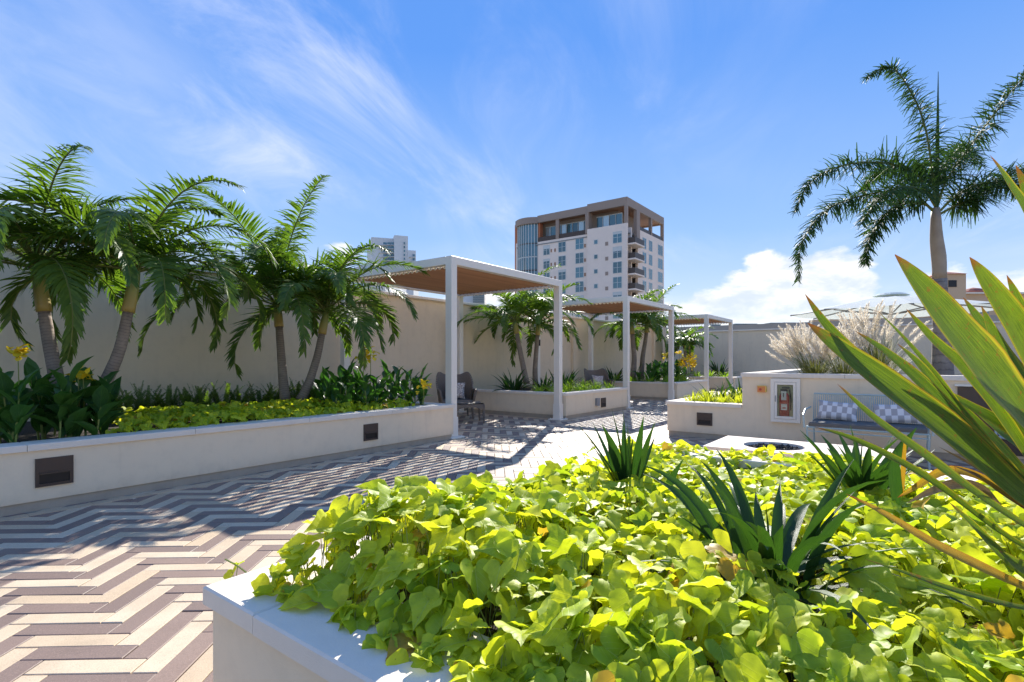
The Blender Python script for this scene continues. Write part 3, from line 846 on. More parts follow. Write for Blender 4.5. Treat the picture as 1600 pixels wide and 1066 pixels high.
# ---- mint bench and pillows
def wire_seat(name, label, cat, length, loc, rotz, group=None, cushion=True):
    """local: x = along the seat, y = front(-)/back(+)"""
    t = thing(name, label, cat, loc, rotz, group, local=True)
    L = length / 2; D = .29; r = .011
    for sx in (-1, 1):
        for sy in (-1, 1):
            m = MB(); m.tube([(sx * L, sy * D, 0), (sx * (L - .01), sy * D * .97, .2), (sx * L, sy * D, .42)], r, 8); m.build('leg', M['mint'], t)
        m = MB(); m.tube([(sx * (L + .03), -D, .40), (sx * (L + .04), -D, .56), (sx * (L + .04), -D * .4, .62), (sx * (L + .03), D * .9, .62)], r, 8); m.build('arm', M['mint'], t)
        m = MB(); m.tube([(sx * L, -D, .12), (sx * L, D, .12)], .008, 6); m.build('stretcher', M['mint'], t)
    m = MB(); m.tube([(-L, -D, .41), (L, -D, .41), (L, D, .41), (-L, D, .41), (-L, -D, .41)], r, 8); m.build('seat_frame', M['mint'], t)
    n = int(length / .022); m = MB()
    for i in range(1, n):
        x = -L + 2 * L * i / n
        m.tube([(x, -D, .405), (x, -D + .04, .418), (x, D - .03, .418), (x, D, .44), (x, D + .06, .80)], .0042, 4, cap=False)
    m.build('wire_slats', M['mint'], t, kind='stuff')
    m = MB(); m.tube([(-L, D, .41), (-L, D + .062, .80), (L, D + .062, .80), (L, D, .41)], r, 8); m.build('back_frame', M['mint'], t)
    m = MB(); m.tube([(-L, -D, .36), (L, -D, .36)], .007, 6); m.build('front_rail', M['mint'], t)
    if cushion:
        m = MB(); m.box(-L + .02, L - .02, -D - .01, D - .05, .424, .474, bev=.014); m.build('seat_cushion', M['cushion'], t)
    return t


wire_seat('bench', 'mint green wire bench with charcoal cushion against the tall planter wall', 'bench', 1.22, (1.62, -5.49, 0.004), radians(-90))
wire_seat('wire_chair', 'mint green wire chair mostly hidden behind the sword leaves at right', 'chair', .52, (1.45, -7.05, 0.004), radians(-60), cushion=False)


def pillow_mesh(w, h, d, mat, n=12):
    m = MB(); v = []; uv = []; f = []
    for side in (1, -1):
        for j in range(n + 1):
            for i in range(n + 1):
                a = i / n * 2 - 1; b = j / n * 2 - 1
                pin = 1 - .10 * (1 - abs(a) ** 2) * abs(b) ** 2; pin2 = 1 - .10 * (1 - abs(b) ** 2) * abs(a) ** 2
                th = max(0, (1 - a ** 4) * (1 - b ** 4)) ** .5 * d / 2
                v.append((a * w / 2 * pin2, side * -th, b * h / 2 * pin)); uv.append((i / n, j / n))
    for s in range(2):
        k = s * (n + 1) ** 2
        for j in range(n):
            for i in range(n):
                q_ = (k + j * (n + 1) + i, k + j * (n + 1) + i + 1, k + (j + 1) * (n + 1) + i + 1, k + (j + 1) * (n + 1) + i)
                f.append(q_ if s == 0 else q_[::-1])
    m.add(v, f, uv); return m.mesh('pillow', mat, smooth=True)


def put_pillow(label, loc, rot, w, h, d, mat, group=None):
    o = mesh_obj('pillow', pillow_mesh(w, h, d, mat)); o.location = loc; o.rotation_euler = rot
    tag(o, label, 'pillow', group)


put_pillow('grey and white checked pillow at the left end of the mint bench', (1.76, -5.17, .60), (radians(-24), radians(3), radians(-92)), .46, .26, .11, M['check'], 'checked pillows on the bench')
put_pillow('grey and white checked pillow at the right end, half behind leaves', (1.76, -5.80, .60), (radians(-24), radians(-4), radians(-88)), .50, .26, .11, M['check'], 'checked pillows on the bench')


# ---- wicker lounge chairs
def lounge_chair(label, loc, rotz, group):
    """local: faces -y"""
    t = thing('lounge_chair', label, 'chair', loc, rotz, group, local=True)
    m = MB(); n = 40; hh = 10; v = []; uv = []
    for j in range(hh + 1):
        for i in range(n + 1):
            a = (i / n * 2 - 1); th = a * radians(118)
            aa = abs(a) * 118
            top = .93 + .07 * exp(-((aa - 50) / 17) ** 2) - .34 / (1 + exp(-(aa - 76) / 6.5))
            z = .36 + (top - .36) * j / hh
            flare = 1 + .16 * (j / hh) * (1 if aa < 80 else .6)
            rx, ry = .37 * flare, .36 * flare
            x = sin(th) * rx; y = cos(th) * ry
            if aa > 90: y = -sin(radians(aa - 90)) * .55 * 1.0 * flare * .9
            v.append((x, y + .12 * (j / hh) ** 2 * cos(min(aa, 90) * pi / 180), z)); uv.append((i / n * 1.6, j / hh * .6))
    f = [(j * (n + 1) + i, j * (n + 1) + i + 1, (j + 1) * (n + 1) + i + 1, (j + 1) * (n + 1) + i) for j in range(hh) for i in range(n)]
    k = len(v); vi = [(p[0] * .93, p[1] * .93 - .004, p[2]) for p in v]
    m.add(v, f, uv); m.add(vi, [q_[::-1] for q_ in f], uv)
    rim = hh * (n + 1)
    m.f += [(rim + i, rim + i + 1, k + rim + i + 1, k + rim + i) for i in range(n)]; m.mi += [0] * n
    m.build('backrest', M['wicker'], t, smooth=True)
    m = MB(); m.box(-.34, .34, -.36, .33, .30, .40, bev=.03); m.v = [(p[0] * (1 - .12 * max(0, p[1])), p[1], p[2]) for p in m.v]; m.build('seat', M['wicker'], t)
    for sx in (-1, 1):
        for sy, yy in ((-1, -.32), (1, .28)):
            q_ = MB(); q_.tube([(sx * .30, yy, .32), (sx * .33, yy + sy * .03, 0)], [.03, .017], 8); q_.build('leg', M['wicker'], t)
        q_ = MB(); q_.tube([(sx * .375, .05, .60), (sx * .40, -.18, .62), (sx * .385, -.36, .60), (sx * .35, -.38, .48), (sx * .33, -.35, .34)], [.028, .03, .03, .026, .024], 8); q_.build('arm', M['wicker'], t)
    return t


def ottoman(label, loc, rotz, group):
    t = thing('ottoman', label, 'ottoman', loc, rotz, group, local=True)
    m = MB(); n = 8; v = []; uv = []
    for j in range(n + 1):
        for i in range(n + 1):
            a = i / n * 2 - 1; b = j / n * 2 - 1
            v.append((a * .29, b * .24, .385 - .03 * (1 - b * b) + .02 * abs(a))); uv.append((a * .29, b * .24))
    f = [(j * (n + 1) + i, j * (n + 1) + i + 1, (j + 1) * (n + 1) + i + 1, (j + 1) * (n + 1) + i) for j in range(n) for i in range(n)]
    m.add(v, f, uv); m.add([(p[0], p[1], p[2] - .05) for p in v], [q_[::-1] for q_ in f], uv)
    m.build('seat', M['wicker'], t)
    m = MB()
    for (a0, b0, a1, b1) in ((-.29, -.24, .29, -.24), (.29, -.24, .29, .24), (.29, .24, -.29, .24), (-.29, .24, -.29, -.24)):
        pts = []; k = 8
        for i in range(k + 1):
            s = i / k; x = a0 + (a1 - a0) * s; y = b0 + (b1 - b0) * s; arch = .10 * (1 - (2 * s - 1) ** 2) ** .5
            pts.append((x, y, .38)); pts.append((x, y, .22 + arch))
        m.add(pts, [(2 * i, 2 * i + 2, 2 * i + 3, 2 * i + 1) for i in range(k)], [(p[0] + p[1], p[2]) for p in pts])
    m.build('apron', M['wicker'], t)
    for sx in (-1, 1):
        for sy in (-1, 1):
            q_ = MB(); q_.tube([(sx * .27, sy * .22, .36), (sx * .285, sy * .235, 0)], [.028, .016], 8); q_.build('leg', M['wicker'], t)
    return t


def facing(dx, dy): return math.atan2(dx, -dy)      # turn local -y to (dx,dy)
for k_, (bx, lab, lab2, pl, pm_, g_) in enumerate((
    (0.0, 'taupe wicker wing chair under the nearest pergola, behind its post', 'wicker footstool in front of the chair, catching a patch of sun', 'brown and cream patterned pillow in the nearest wicker chair', 'pilA', 0),
    (6.6, 'taupe wicker wing chair under the middle pergola behind planter ferns', 'wicker footstool under the middle pergola, mostly hidden by the planter', 'rose and cream patterned pillow in the middle pergola chair', 'pilB', 0))):
    ca = facing(-.62, -.78); sz = .004
    lounge_chair(lab, (bx + 2.25, 2.0, sz), ca, 'taupe wicker wing chairs')
    ottoman(lab2, (bx + 1.78, 1.22, sz), ca, 'wicker footstools')
    put_pillow(pl, (bx + 2.29, 2.02, .60), (radians(-20), radians(4), ca), .40, .38, .12, M[pm_], 'patterned pillows in the wicker chairs')
t = thing('side_table', 'small round side table left of the nearest wicker chair', 'table', (1.15, 2.25, .004), local=True)
m = MB(); m.tube([(0, 0, .50), (0, 0, .52)], .23, 24); m.build('table_top', M['greybox'], t)
m = MB(); m.tube([(0, 0, 0), (0, 0, .02), (0, 0, .03), (0, 0, .499)], [.16, .16, .025, .025], 16); m.build('pedestal', M['wicker'], t)
# ================================================================== PLANTS
UP = Vector((0, 0, 1))


def rotv(v, axis, a): return Matrix.Rotation(a, 3, axis) @ v


def rachis_path(start, az, el, L, droop, n=12, twist=0.0):
    pts = [Vector(start)]; e = el; a = az
    for i in range(n):
        s = i / n
        e -= droop * (0.35 + 1.3 * s) / n; a += twist / n
        pts.append(pts[-1] + Vector((cos(a) * cos(e), sin(a) * cos(e), sin(e))) * (L / n))
    return pts


def sample(pts, s):
    x = s * (len(pts) - 1); i = min(int(x), len(pts) - 2); f = x - i
    return pts[i].lerp(pts[i + 1], f), (pts[i + 1] - pts[i]).normalized()


def smooth_pts(ctrl, n):
    """Catmull-Rom through the control points"""
    c = [Vector(p) for p in ctrl]; c = [c[0] * 2 - c[1]] + c + [c[-1] * 2 - c[-2]]; k = len(c) - 3; out = []
    for i in range(n + 1):
        x = i / n * k; j = min(int(x), k - 1); t = x - j; p0, p1, p2, p3 = c[j:j + 4]
        out.append(0.5 * ((2 * p1) + (p2 - p0) * t + (2 * p0 - 5 * p1 + 4 * p2 - p3) * t * t + (3 * p1 - p0 - 3 * p2 + p3) * t ** 3))
    return out


def leaflet(m, p, d, nrm, L, w, rg, droop, segs=3, tipw=0.08):
    side = d.cross(nrm); side = side.normalized() if side.length > 1e-4 else Vector((1, 0, 0))
    v = []; uv = []; q = p.copy(); dd = d.normalized()
    prof = {2: (0.55, 1.0, tipw), 3: (0.5, 1.0, 0.75, tipw)}[segs]
    for i in range(segs + 1):
        ww = w * prof[i] * .5
        v += [q - side * ww, q + side * ww]; uv += [(-1, i / segs), (1, i / segs)]
        dd = (dd + Vector((0, 0, -droop))).normalized(); q = q + dd * (L / segs)
    m.add(v, [(2 * i, 2 * i + 1, 2 * i + 3, 2 * i + 2) for i in range(segs)], uv, 0)


def frond(pts, leafL, pairs, w, rg, up0=.55, droop=.28, bare=.14, rib=.012, plumose=False, fwd=.55):
    m = MB(); n = len(pts)
    m.tube(pts, [rib * (1 - .8 * i / (n - 1)) + .0015 for i in range(n)], 5, cap=False, mi=1)
    for k in range(pairs):
        s = bare + (1 - bare) * (k + .5) / pairs
        p, t = sample(pts, min(s, .999))
        side = t.cross(UP)
        side = side.normalized() if side.length > .05 else Vector((1, 0, 0))
        nn = side.cross(t).normalized()
        q = (s - bare) / (1 - bare)
        Lk = leafL * (0.45 + 0.55 * sin(pi * min(1, q * 1.25 + .12) ** .8)) * (1.0 if q < .8 else 1 - (q - .8) * 1.9)
        Lk = max(Lk, leafL * .25)
        for sg in (-1, 1):
            if rg.random() < .03: continue
            if plumose:
                for z in range(2):
                    th = rg.uniform(-.75, 1.25)
                    d = (side * sg * cos(th) + nn * sin(th) + t * rg.uniform(.25, .8)).normalized()
                    leaflet(m, p, d, (nn + t * rg.uniform(-.5, .5) + side * rg.uniform(-.6, .6)).normalized(), Lk * rg.uniform(.7, 1.1), w * rg.uniform(.8, 1.2), rg, droop * rg.uniform(.2, 1.2), 3, tipw=.4)
            else:
                d = (side * sg * (1 - .25 * q) + nn * rg.gauss(up0, .14) + t * (fwd + .5 * q + rg.gauss(0, .07))).normalized()
                leaflet(m, p, d, (nn - side * sg * .45 + t * rg.gauss(0, .12)).normalized(), Lk * rg.uniform(.88, 1.08), w * rg.uniform(.8, 1.15), rg, droop * rg.uniform(.5, 1.5), 3)
    return m


def palm(label, trunk, r, crownlen, nf, L, seed, mats=('palm', 'rachis'), group='palms in the planters along the garden wall', elmax=84, elmin=4, pairs=44, leafL=.46, w=.034, azs=None, droopk=1.0, spear=.9):
    rg = random.Random(seed)
    tp_ = smooth_pts(trunk, 10); base = tp_[0]; top = tp_[-1]
    t = thing('palm_tree', label, 'palm tree', base, group=group)
    m = MB(); m.tube(tp_, [r * (1.25 - .45 * (i / 10) ** .6) for i in range(11)], 14); m.build('trunk', M['trunk'], t, smooth=True)
    td = (tp_[-1] - tp_[-3]).normalized(); cr = top + td * crownlen
    m = MB(); ks = 8
    m.tube([top + td * (crownlen * i / ks) for i in range(ks + 1)], [r * (1.02 - .1 * i / ks) * (1 - .5 * (i / ks) ** 4) for i in range(ks + 1)], 14)
    for i in range(len(m.uv)): m.uv[i] = (m.uv[i][0], m.uv[i][1] / crownlen)
    m.build('crownshaft', M['shaft'], t, smooth=True)
    for i in range(nf):
        q = (i + .5) / nf
        el = radians(elmax + (elmin - elmax) * q ** .85 + rg.uniform(-7, 7))
        az = (azs[i % len(azs)] if azs else i * 2.39996) + rg.uniform(-.25, .25)
        Lf = L * rg.uniform(.85, 1.08) * (.75 if q < .1 else 1)
        pts = rachis_path(cr - td * (.06 * q), az, el, Lf, radians(rg.uniform(75, 120)) * droopk * (.55 + .45 * min(1, q * 3)), twist=rg.uniform(-.4, .4))
        mm = frond(pts, leafL, pairs, w, rg, droop=rg.uniform(.15, .38))
        mm.build('frond', [M[mats[0]], M[mats[1]]], t)
    if spear:
        m = MB(); d = (td + Vector((rg.uniform(-.15, .15), rg.uniform(-.15, .15), 0))).normalized()
        m.tube([cr, cr + d * spear * .5, cr + d * spear], [.016, .014, .002], 6); m.build('spear', M[mats[0]], t)
    return t


def px(*a): return [P(*q) for q in a]


palm('leftmost palm with yellow crownshaft rising from the cannas', px((96, 650, 5.35), (88, 590, 5.4), (76, 530, 5.45), (69, 487, 5.45)), .064, .50, 18, 1.95, 21, leafL=.41, pairs=82, w=.027, droopk=1.25, elmax=76, elmin=14)
palm('second palm from left, grey trunk curving right above the vines', px((140, 650, 5.6), (158, 612, 5.6), (186, 550, 5.65), (200, 488, 5.7)), .062, .50, 18, 1.82, 34, leafL=.41, pairs=82, w=.027, droopk=1.25, elmax=76, elmin=14)
palm('third palm from left, straight trunk, tallest upright new fronds', px((446, 625, 7.8), (442, 590, 7.85), (439, 550, 7.85), (436, 511, 7.9)), .064, .38, 19, 2.05, 52, leafL=.44, pairs=74, w=.029, elmax=90, elmin=14, droopk=1.05)
palm('fourth palm from left, trunk leaning right beside the back post', px((470, 625, 7.7), (482, 600, 7.75), (495, 560, 7.8), (503, 522, 7.85)), .060, .36, 18, 1.75, 65, leafL=.44, pairs=72, w=.029, elmin=14, droopk=1.15)
palm('fifth palm, left one of the pair seen through the nearest pergola', px((823, 600, 13.2), (819, 580, 13.2), (812, 545, 13.25), (808, 522, 13.3)), .068, .34, 17, 1.75, 71, pairs=44, w=.038, leafL=.42)
palm('sixth palm, right one of the pair seen through the nearest pergola', px((837, 602, 13.7), (836, 580, 13.7), (838, 548, 13.8), (840, 524, 13.8)), .065, .34, 17, 1.75, 83, pairs=44, w=.038, leafL=.42)
palm('seventh palm, left of the two trunks behind the middle pergola', px((989, 592, 18.4), (991, 560, 18.4), (989, 535, 18.5), (988, 522, 18.5)), .085, .36, 17, 1.8, 91, pairs=30, w=.05, leafL=.5)
palm('eighth palm, right of the two trunks behind the middle pergola', px((1002, 592, 19.0), (1004, 560, 19.0), (1008, 535, 19.1), (1010, 520, 19.1)), .08, .36, 17, 1.8, 104, pairs=30, w=.05, leafL=.5)
palm('bright green palm under the farthest pergola, left trunk', px((1070, 584, 23.6), (1071, 560, 23.7), (1070, 545, 23.7)), .07, .30, 12, 1.5, 115, pairs=26, w=.055, leafL=.45, mats=('palmfar', 'rachis'), elmax=60)
palm('bright green palm under the farthest pergola, thin right trunk', px((1081, 584, 24.0), (1080, 562, 24.0), (1077, 545, 24.0)), .05, .28, 10, 1.4, 121, pairs=26, w=.055, leafL=.45, mats=('palmfar', 'rachis'), elmax=55)

# ---- foxtail palm
rg = random.Random(77)
YF = 7.6
t = thing('foxtail_palm', 'tall foxtail palm with bushy plumed fronds beyond the tall planter, at right', 'palm tree', P(1474, 600, YF))
m = MB(); tr = smooth_pts(px((1473, 620, YF), (1472, 560, YF), (1470, 500, YF), (1468, 436, YF)), 12)
m.tube(tr, [.15, .145, .137, .13, .122, .115, .11, .105, .10, .096, .092, .09, .088], 18); m.build('trunk', M['trunkfox'], t, smooth=True)
m = MB(); sh = smooth_pts(px((1468, 436, YF), (1467, 405, YF), (1463, 370, YF), (1462, 325, YF)), 8)
m.tube(sh, [.087, .085, .087, .089, .086, .08, .072, .064, .05], 16); m.build('crownshaft', M['shaftpale'], t, smooth=True)
FX = [
 [(1462, 330, YF), (1457, 270, YF), (1446, 200, YF), (1424, 145, YF + .1), (1392, 105, YF + .1), (1352, 122, YF + .1)],
 [(1465, 322, YF), (1480, 280, YF), (1515, 230, YF), (1560, 170, YF - .1), (1602, 118, YF - .1), (1650, 95, YF - .1)],
 [(1460, 320, YF), (1435, 275, YF), (1385, 255, YF), (1320, 258, YF - .2), (1265, 285, YF - .2), (1243, 330, YF - .2)],
 [(1458, 330, YF), (1420, 300, YF), (1350, 305, YF + .2), (1290, 330, YF + .2), (1253, 380, YF + .2), (1248, 440, YF + .2)],
 [(1460, 330, YF), (1440, 318, YF), (1400, 322, YF), (1372, 350, YF), (1358, 380, YF), (1352, 412, YF)],
 [(1468, 330, YF), (1490, 310, YF), (1525, 290, YF), (1570, 285, YF), (1610, 300, YF), (1645, 340, YF)],
 [(1468, 335, YF), (1500, 318, YF), (1540, 302, YF), (1580, 268, YF + .6), (1630, 262, YF + .9)],
 [(1462, 320, YF), (1440, 280, YF + .3), (1410, 262, YF + .6), (1370, 270, YF + .9), (1345, 300, YF + 1.1)],
 [(1463, 318, YF), (1470, 270, YF + .3), (1490, 240, YF + .7), (1510, 232, YF + 1.1), (1535, 260, YF + 1.5)],
 [(1461, 322, YF), (1445, 300, YF - .4), (1410, 292, YF - .8), (1375, 310, YF - 1.1), (1345, 350, YF - 1.2)],
]
for i, c in enumerate(FX):
    pts = smooth_pts(px(*c), 16)
    mm = frond(pts, .41 if i else .37, 140 if i < 7 else 100, .018, rg, bare=.16 if i else .08, rib=.017, plumose=True, droop=.42)
    mm.build('frond', [M['foxtail'], M['rachis']], t)
m = MB(); m.tube(px((1463, 325, YF), (1465, 220, YF), (1466, 112, YF)), [.03, .022, .003], 6); m.build('spear', M['foxtail'], t)


# ---- sweet potato vine
def vine_leaf_mesh(k, hi=False):
    rg = random.Random(100 + k)
    lob = rg.uniform(0, 1) ** 1.5
    half = [(0.0, 0.03), (0.10, -0.13), (0.25, -0.20), (0.40, -0.13), (0.50, 0.04), (0.52 + .05 * lob, 0.20), (0.43 - .10 * lob, 0.36), (0.31 - .03 * lob, 0.52), (0.19, 0.68), (0.08, 0.84), (0.0, 1.0)]
    right = [(x * rg.uniform(.92, 1.08), y + rg.uniform(-.02, .02)) for x, y in half[1:-1]]
    left = [(-x * rg.uniform(.92, 1.08), y + rg.uniform(-.02, .02)) for x, y in half[1:-1]][::-1]
    out = [half[0]] + right + [half[-1]] + left
    if hi:
        o2 = []; n_ = len(out)
        for i in range(n_):
            p0, p1, p2, p3 = out[i - 1], out[i], out[(i + 1) % n_], out[(i + 2) % n_]
            o2.append(p1)
            if i in (0, n_ - 1) or i in (n_ // 2 - 1, n_ // 2): o2.append(((p1[0] + p2[0]) / 2, (p1[1] + p2[1]) / 2))
            else: o2.append(tuple((-p0[j] + 9 * p1[j] + 9 * p2[j] - p3[j]) / 16 for j in (0, 1)))
        out = o2
    n = len(out); c = (0, .22); rings = (.3, .55, .8, 1.0) if hi else (.4, .75, 1.0)
    fold = rg.uniform(.15, .55); bend = rg.uniform(.1, .65); wv = rg.uniform(.02, .055); ph = rg.uniform(0, 6); tw = rg.uniform(-.3, .3); side = rg.uniform(-.25, .25)
    def Z(x, y, r):
        return fold * abs(x) - bend * max(0, y) ** 2 * .55 - .45 * max(0, abs(x) - .22) ** 1.5 * bend * 2 + wv * (sin(ph + 9 * x + 7 * y) + .6 * sin(2 * ph + 19 * x - 15 * y)) * r ** 2 + tw * x * y + side * x
    v = [(0, .1, Z(0, .1, 0))]; uv = [(0, .1)]
    v = [(c[0], c[1], Z(c[0], c[1], 0))]; uv = [(0.0, c[1])]
    for r in rings:
        for x, y in out:
            X, Y = c[0] + (x - c[0]) * r, c[1] + (y - c[1]) * r
            v.append((X, Y, Z(X, Y, r))); uv.append((X * 2, Y))
    f = [(0, 1 + i, 1 + (i + 1) % n) for i in range(n)]
    for q in range(len(rings) - 1):
        f += [(1 + q * n + i, 1 + (q + 1) * n + i, 1 + (q + 1) * n + (i + 1) % n, 1 + q * n + (i + 1) % n) for i in range(n)]
    v = [(x, y - .05, z) for x, y, z in v]
    return v, f, uv


VL = [vine_leaf_mesh(k) for k in range(9)]


def mesh_of(name, data, mat, smooth=True):
    m = MB(); m.add(*data); return m.mesh(name, mat, smooth)


VLH = [vine_leaf_mesh(k, True) for k in range(9)]
VLM = [mesh_of('leaf', d, M['vine']) for d in VLH]
VLHA = [(np.array(d[0]), d[1], d[2]) for d in VLH]
VLA = [(np.array(d[0]), d[1], d[2]) for d in VL]


def leaf_frame(rg, az, tilt, roll):
    d = Vector((cos(az) * cos(tilt), sin(az) * cos(tilt), -sin(tilt)))
    s = d.cross(UP).normalized(); n = s.cross(d).normalized()
    s2 = s * cos(roll) + n * sin(roll); n2 = s2.cross(d).normalized()
    return Matrix((s2, d, n2)).transposed()     # columns x,y,z


def vine_bed(label, places, maxobj=296, group=None, stems=True, mat='vine'):
    base = places[0][0].copy(); base.z = .48
    t = thing('sweet_potato_vine', label, 'vine', base, group=group)
    scored = []
    for i, (p, Rm, s, k) in enumerate(places):
        q = cam_uv(p)
        vis_ = q and -20 < q[0] < 1620 and -20 < q[1] < 1080
        scored.append(((s / q[2]) * (1 + .8 * (p.z)) if vis_ else -1, i))
    big = set(i for sc, i in sorted(scored, reverse=True)[:maxobj] if sc > 0)
    rest = MB(); stem = MB()
    for i, (p, Rm, s, k) in enumerate(places):
        if i in big:
            o = mesh_obj('leaf', VLM[k], t)
            o.matrix_basis = Matrix.Translation(p - base) @ (Rm @ Matrix.Diagonal((s, s, s))).to_4x4()
        else:
            q = cam_uv(p); a = VLHA[k] if q and q[2] < 1.9 else VLA[k]; v = (np.array(Rm) @ (a[0].T * s)).T + np.array(tuple(p))
            rest.add(v.tolist(), a[1], a[2])
        if stems:
            q = cam_uv(p)
            if q and q[2] < 3.2:
                g0 = Vector((p.x + R.uniform(-.05, .05), p.y + R.uniform(-.05, .05), max(.47, p.z - .13)))
                stem.tube([p, p.lerp(g0, .5) + Vector((0, 0, .012)), g0], .0016, 3, cap=False)
    if rest.v: rest.build('foliage', M[mat], t, smooth=True, kind='stuff')
    if stem.v: stem.build('vine_stems', M['vinestem'], t, kind='stuff')
    return t


def hmap(x, y, a=.08):
    return a * noise.noise(Vector((x * 1.7, y * 1.7, 3.1))) + a * .5 * noise.noise(Vector((x * 5, y * 5, 1.2)))


CL = [(P(985, 800, 2.62), .09), (P(1205, 945, 1.72), .25), (P(1345, 780, 2.75), .12)]
places = []
rg = random.Random(9)
x = PF[0] + .30
for attempt in range(16500):
    px_, py_ = rg.uniform(PF[0] + .02, PF[1] + .03), rg.uniform(-9.0, PF[3] - .0)
    # uneven edge of the foliage over the cap
    e1 = .085 + .13 * noise.noise(Vector((py_ * 3.1, 0, 7))); e2 = .13 + .10 * noise.noise(Vector((px_ * 3.1, 5, 7)))
    corner = .30 - sqrt(max(0, px_ - PF[0]) ** 2 + max(0, PF[3] - py_) ** 2)
    if px_ - PF[0] < e1 or (PF[3] - py_ < e2 * (.5 if px_ > -4.9 else 1.2)): continue
    q = cam_uv((px_, py_, .7))
    if q is None or not (-250 < q[0] < 1850) or q[1] > 1500: continue
    if any((px_ - c.x) ** 2 + (py_ - c.y) ** 2 < (r_ * rg.uniform(.6, 1.3)) ** 2 for c, r_ in CL): continue
    inner = min(1, (px_ - PF[0] - e1) / .25, (PF[3] - py_ - e2 * .6) / .2)
    hgt = .055 + .15 * exp(-(((px_ + 5.15) / .95) ** 2 + ((py_ + 4.55) / .62) ** 2)) + .04 * exp(-((py_ + 4.3) / .3) ** 2)
    far = max(0, min(1, (px_ + 3.6) / 1.2))
    ztop = .575 - .035 * far + hgt * (1 - .6 * far) * inner + hmap(px_, py_, .07) * (0.3 + .7 * inner)
    layer = rg.random() ** 1.6
    z = ztop - .19 * layer * inner
    s = rg.choice((.045, .07, .085, .10, .115)) * rg.uniform(.85, 1.15)
    if rg.random() < .14: s *= .5
    s *= 1 - .25 * layer
    out = Vector((-1 if px_ - PF[0] < .7 else 0, 1 if PF[3] - py_ < .5 else 0, 0))
    az = rg.uniform(-pi, pi)
    if out.length and rg.random() < .5: az = math.atan2(out.y, out.x) + rg.gauss(0, .7)
    elif rg.random() < .45: az = math.atan2(-.6, -.8) + rg.gauss(0, .9)
    tilt = radians(rg.gauss(12 + 14 * (1 - inner), 24)); roll = rg.gauss(0, .42)
    places.append((Vector((px_, py_, z)), leaf_frame(rg, az, tilt, roll), s, rg.randrange(9)))
# leaves trailing over the cap near the corner
for (u, v, Y, s, az, tilt) in ((362, 893, 1.80, .060, 1.9, 1.1), (385, 925, 1.72, .07, 3.6, .8), (405, 910, 1.74, .06, 2.4, .2), (420, 935, 1.66, .085, 3.4, .6), (438, 900, 1.72, .075, 2.0, .3), (455, 945, 1.58, .085, 3.5, .7), (372, 880, 1.82, .04, 1.2, .4), (470, 905, 1.66, .09, 2.6, .4), (490, 985, 1.48, .09, 3.6, .9), (508, 1000, 1.42, .08, 4.0, .9), (640, 1030, 1.22, .09, 3.7, 1.0), (600, 1010, 1.28, .09, 3.5, .8), (540, 968, 1.4, .09, 3.2, .5)):
    places.append((P(u, v, Y), leaf_frame(rg, az, tilt, rg.gauss(0, .3)), s, rg.randrange(9)))
for attempt in range(26):      # small shoots standing above the far rim
    px_, py_ = rg.uniform(-4.9, PF[1] - .5), rg.uniform(-4.7, PF[3] - .02)
    for q_ in range(3): places.append((Vector((px_ + rg.uniform(-.03, .03), py_ + rg.uniform(-.03, .03), .60 + .03 * q_ + rg.uniform(0, .05))), leaf_frame(rg, rg.uniform(-pi, pi), radians(rg.gauss(20, 25)), rg.gauss(0, .4)), rg.uniform(.045, .085), rg.randrange(9)))
print('vine leaves', len(places))
vb = vine_bed('lime green sweet potato vine filling the foreground planter', places)
m = MB(); m.tube(smooth_pts(px((540, 945, 1.45), (470, 935, 1.6), (425, 930, 1.68), (395, 903, 1.75), (372, 885, 1.8), (352, 874, 1.84)), 14), [.0028] * 15, 5); m.build('runner', M['vinestem'], vb)

places = []
rg = random.Random(19)
for attempt in range(2600):
    px_, py_ = rg.uniform(-5.5, -.75), rg.uniform(.05, 1.5)
    ex = (px_ + 5.5) * .35
    if cam_uv((px_, py_, .6))[0] < 165 + 60 * rg.random(): continue
    if px_ > -1.9 and py_ > .35 + (-.9 - px_) * .6: continue
    edge = .07 + .05 * noise.noise(Vector((px_ * 3, 2, 2)))
    if py_ < edge - .05: continue
    z = .60 + .07 * min(1, (py_ - .0) / .3) + hmap(px_, py_, .06) - .11 * rg.random() ** 1.5
    az = rg.uniform(-pi, pi)
    if rg.random() < .5: az = -pi / 2 + rg.gauss(0, .7)
    places.append((Vector((px_, py_, z)), leaf_frame(rg, az, radians(rg.gauss(24, 22)), rg.gauss(0, .4)), rg.uniform(.06, .115), rg.randrange(9)))
vine_bed('lime green sweet potato vine along the front of the long left planter', places, stems=False)


# ---- clumps of strap leaves
def strap_leaf(base, az, el, L, w, droop, mat, parent, rg, name='leaf', mb=None, face=None, n=8):
    pts = rachis_path(base, az, el, L, droop, n=n, twist=rg.uniform(-.3, .3))
    ws = [w * max(.04, (sin(pi * min(1, (i / n) * .93 + .12)) ** .7) * (1 if i < n else .1)) for i in range(n + 1)]
    ws[-1] = w * .04
    a = az + rg.uniform(-.5, .5)
    fdir = Vector((-cos(a) * .6, -sin(a) * .6, 1)).normalized() if el < 1.2 else Vector((cos(a + 2), sin(a + 2), .3)).normalized()
    m = mb or MB(); m.blade(pts, ws, fdir, fold=rg.uniform(.15, .45), ncross=2)
    if mb is None: m.build(name, M[mat], parent, smooth=True)


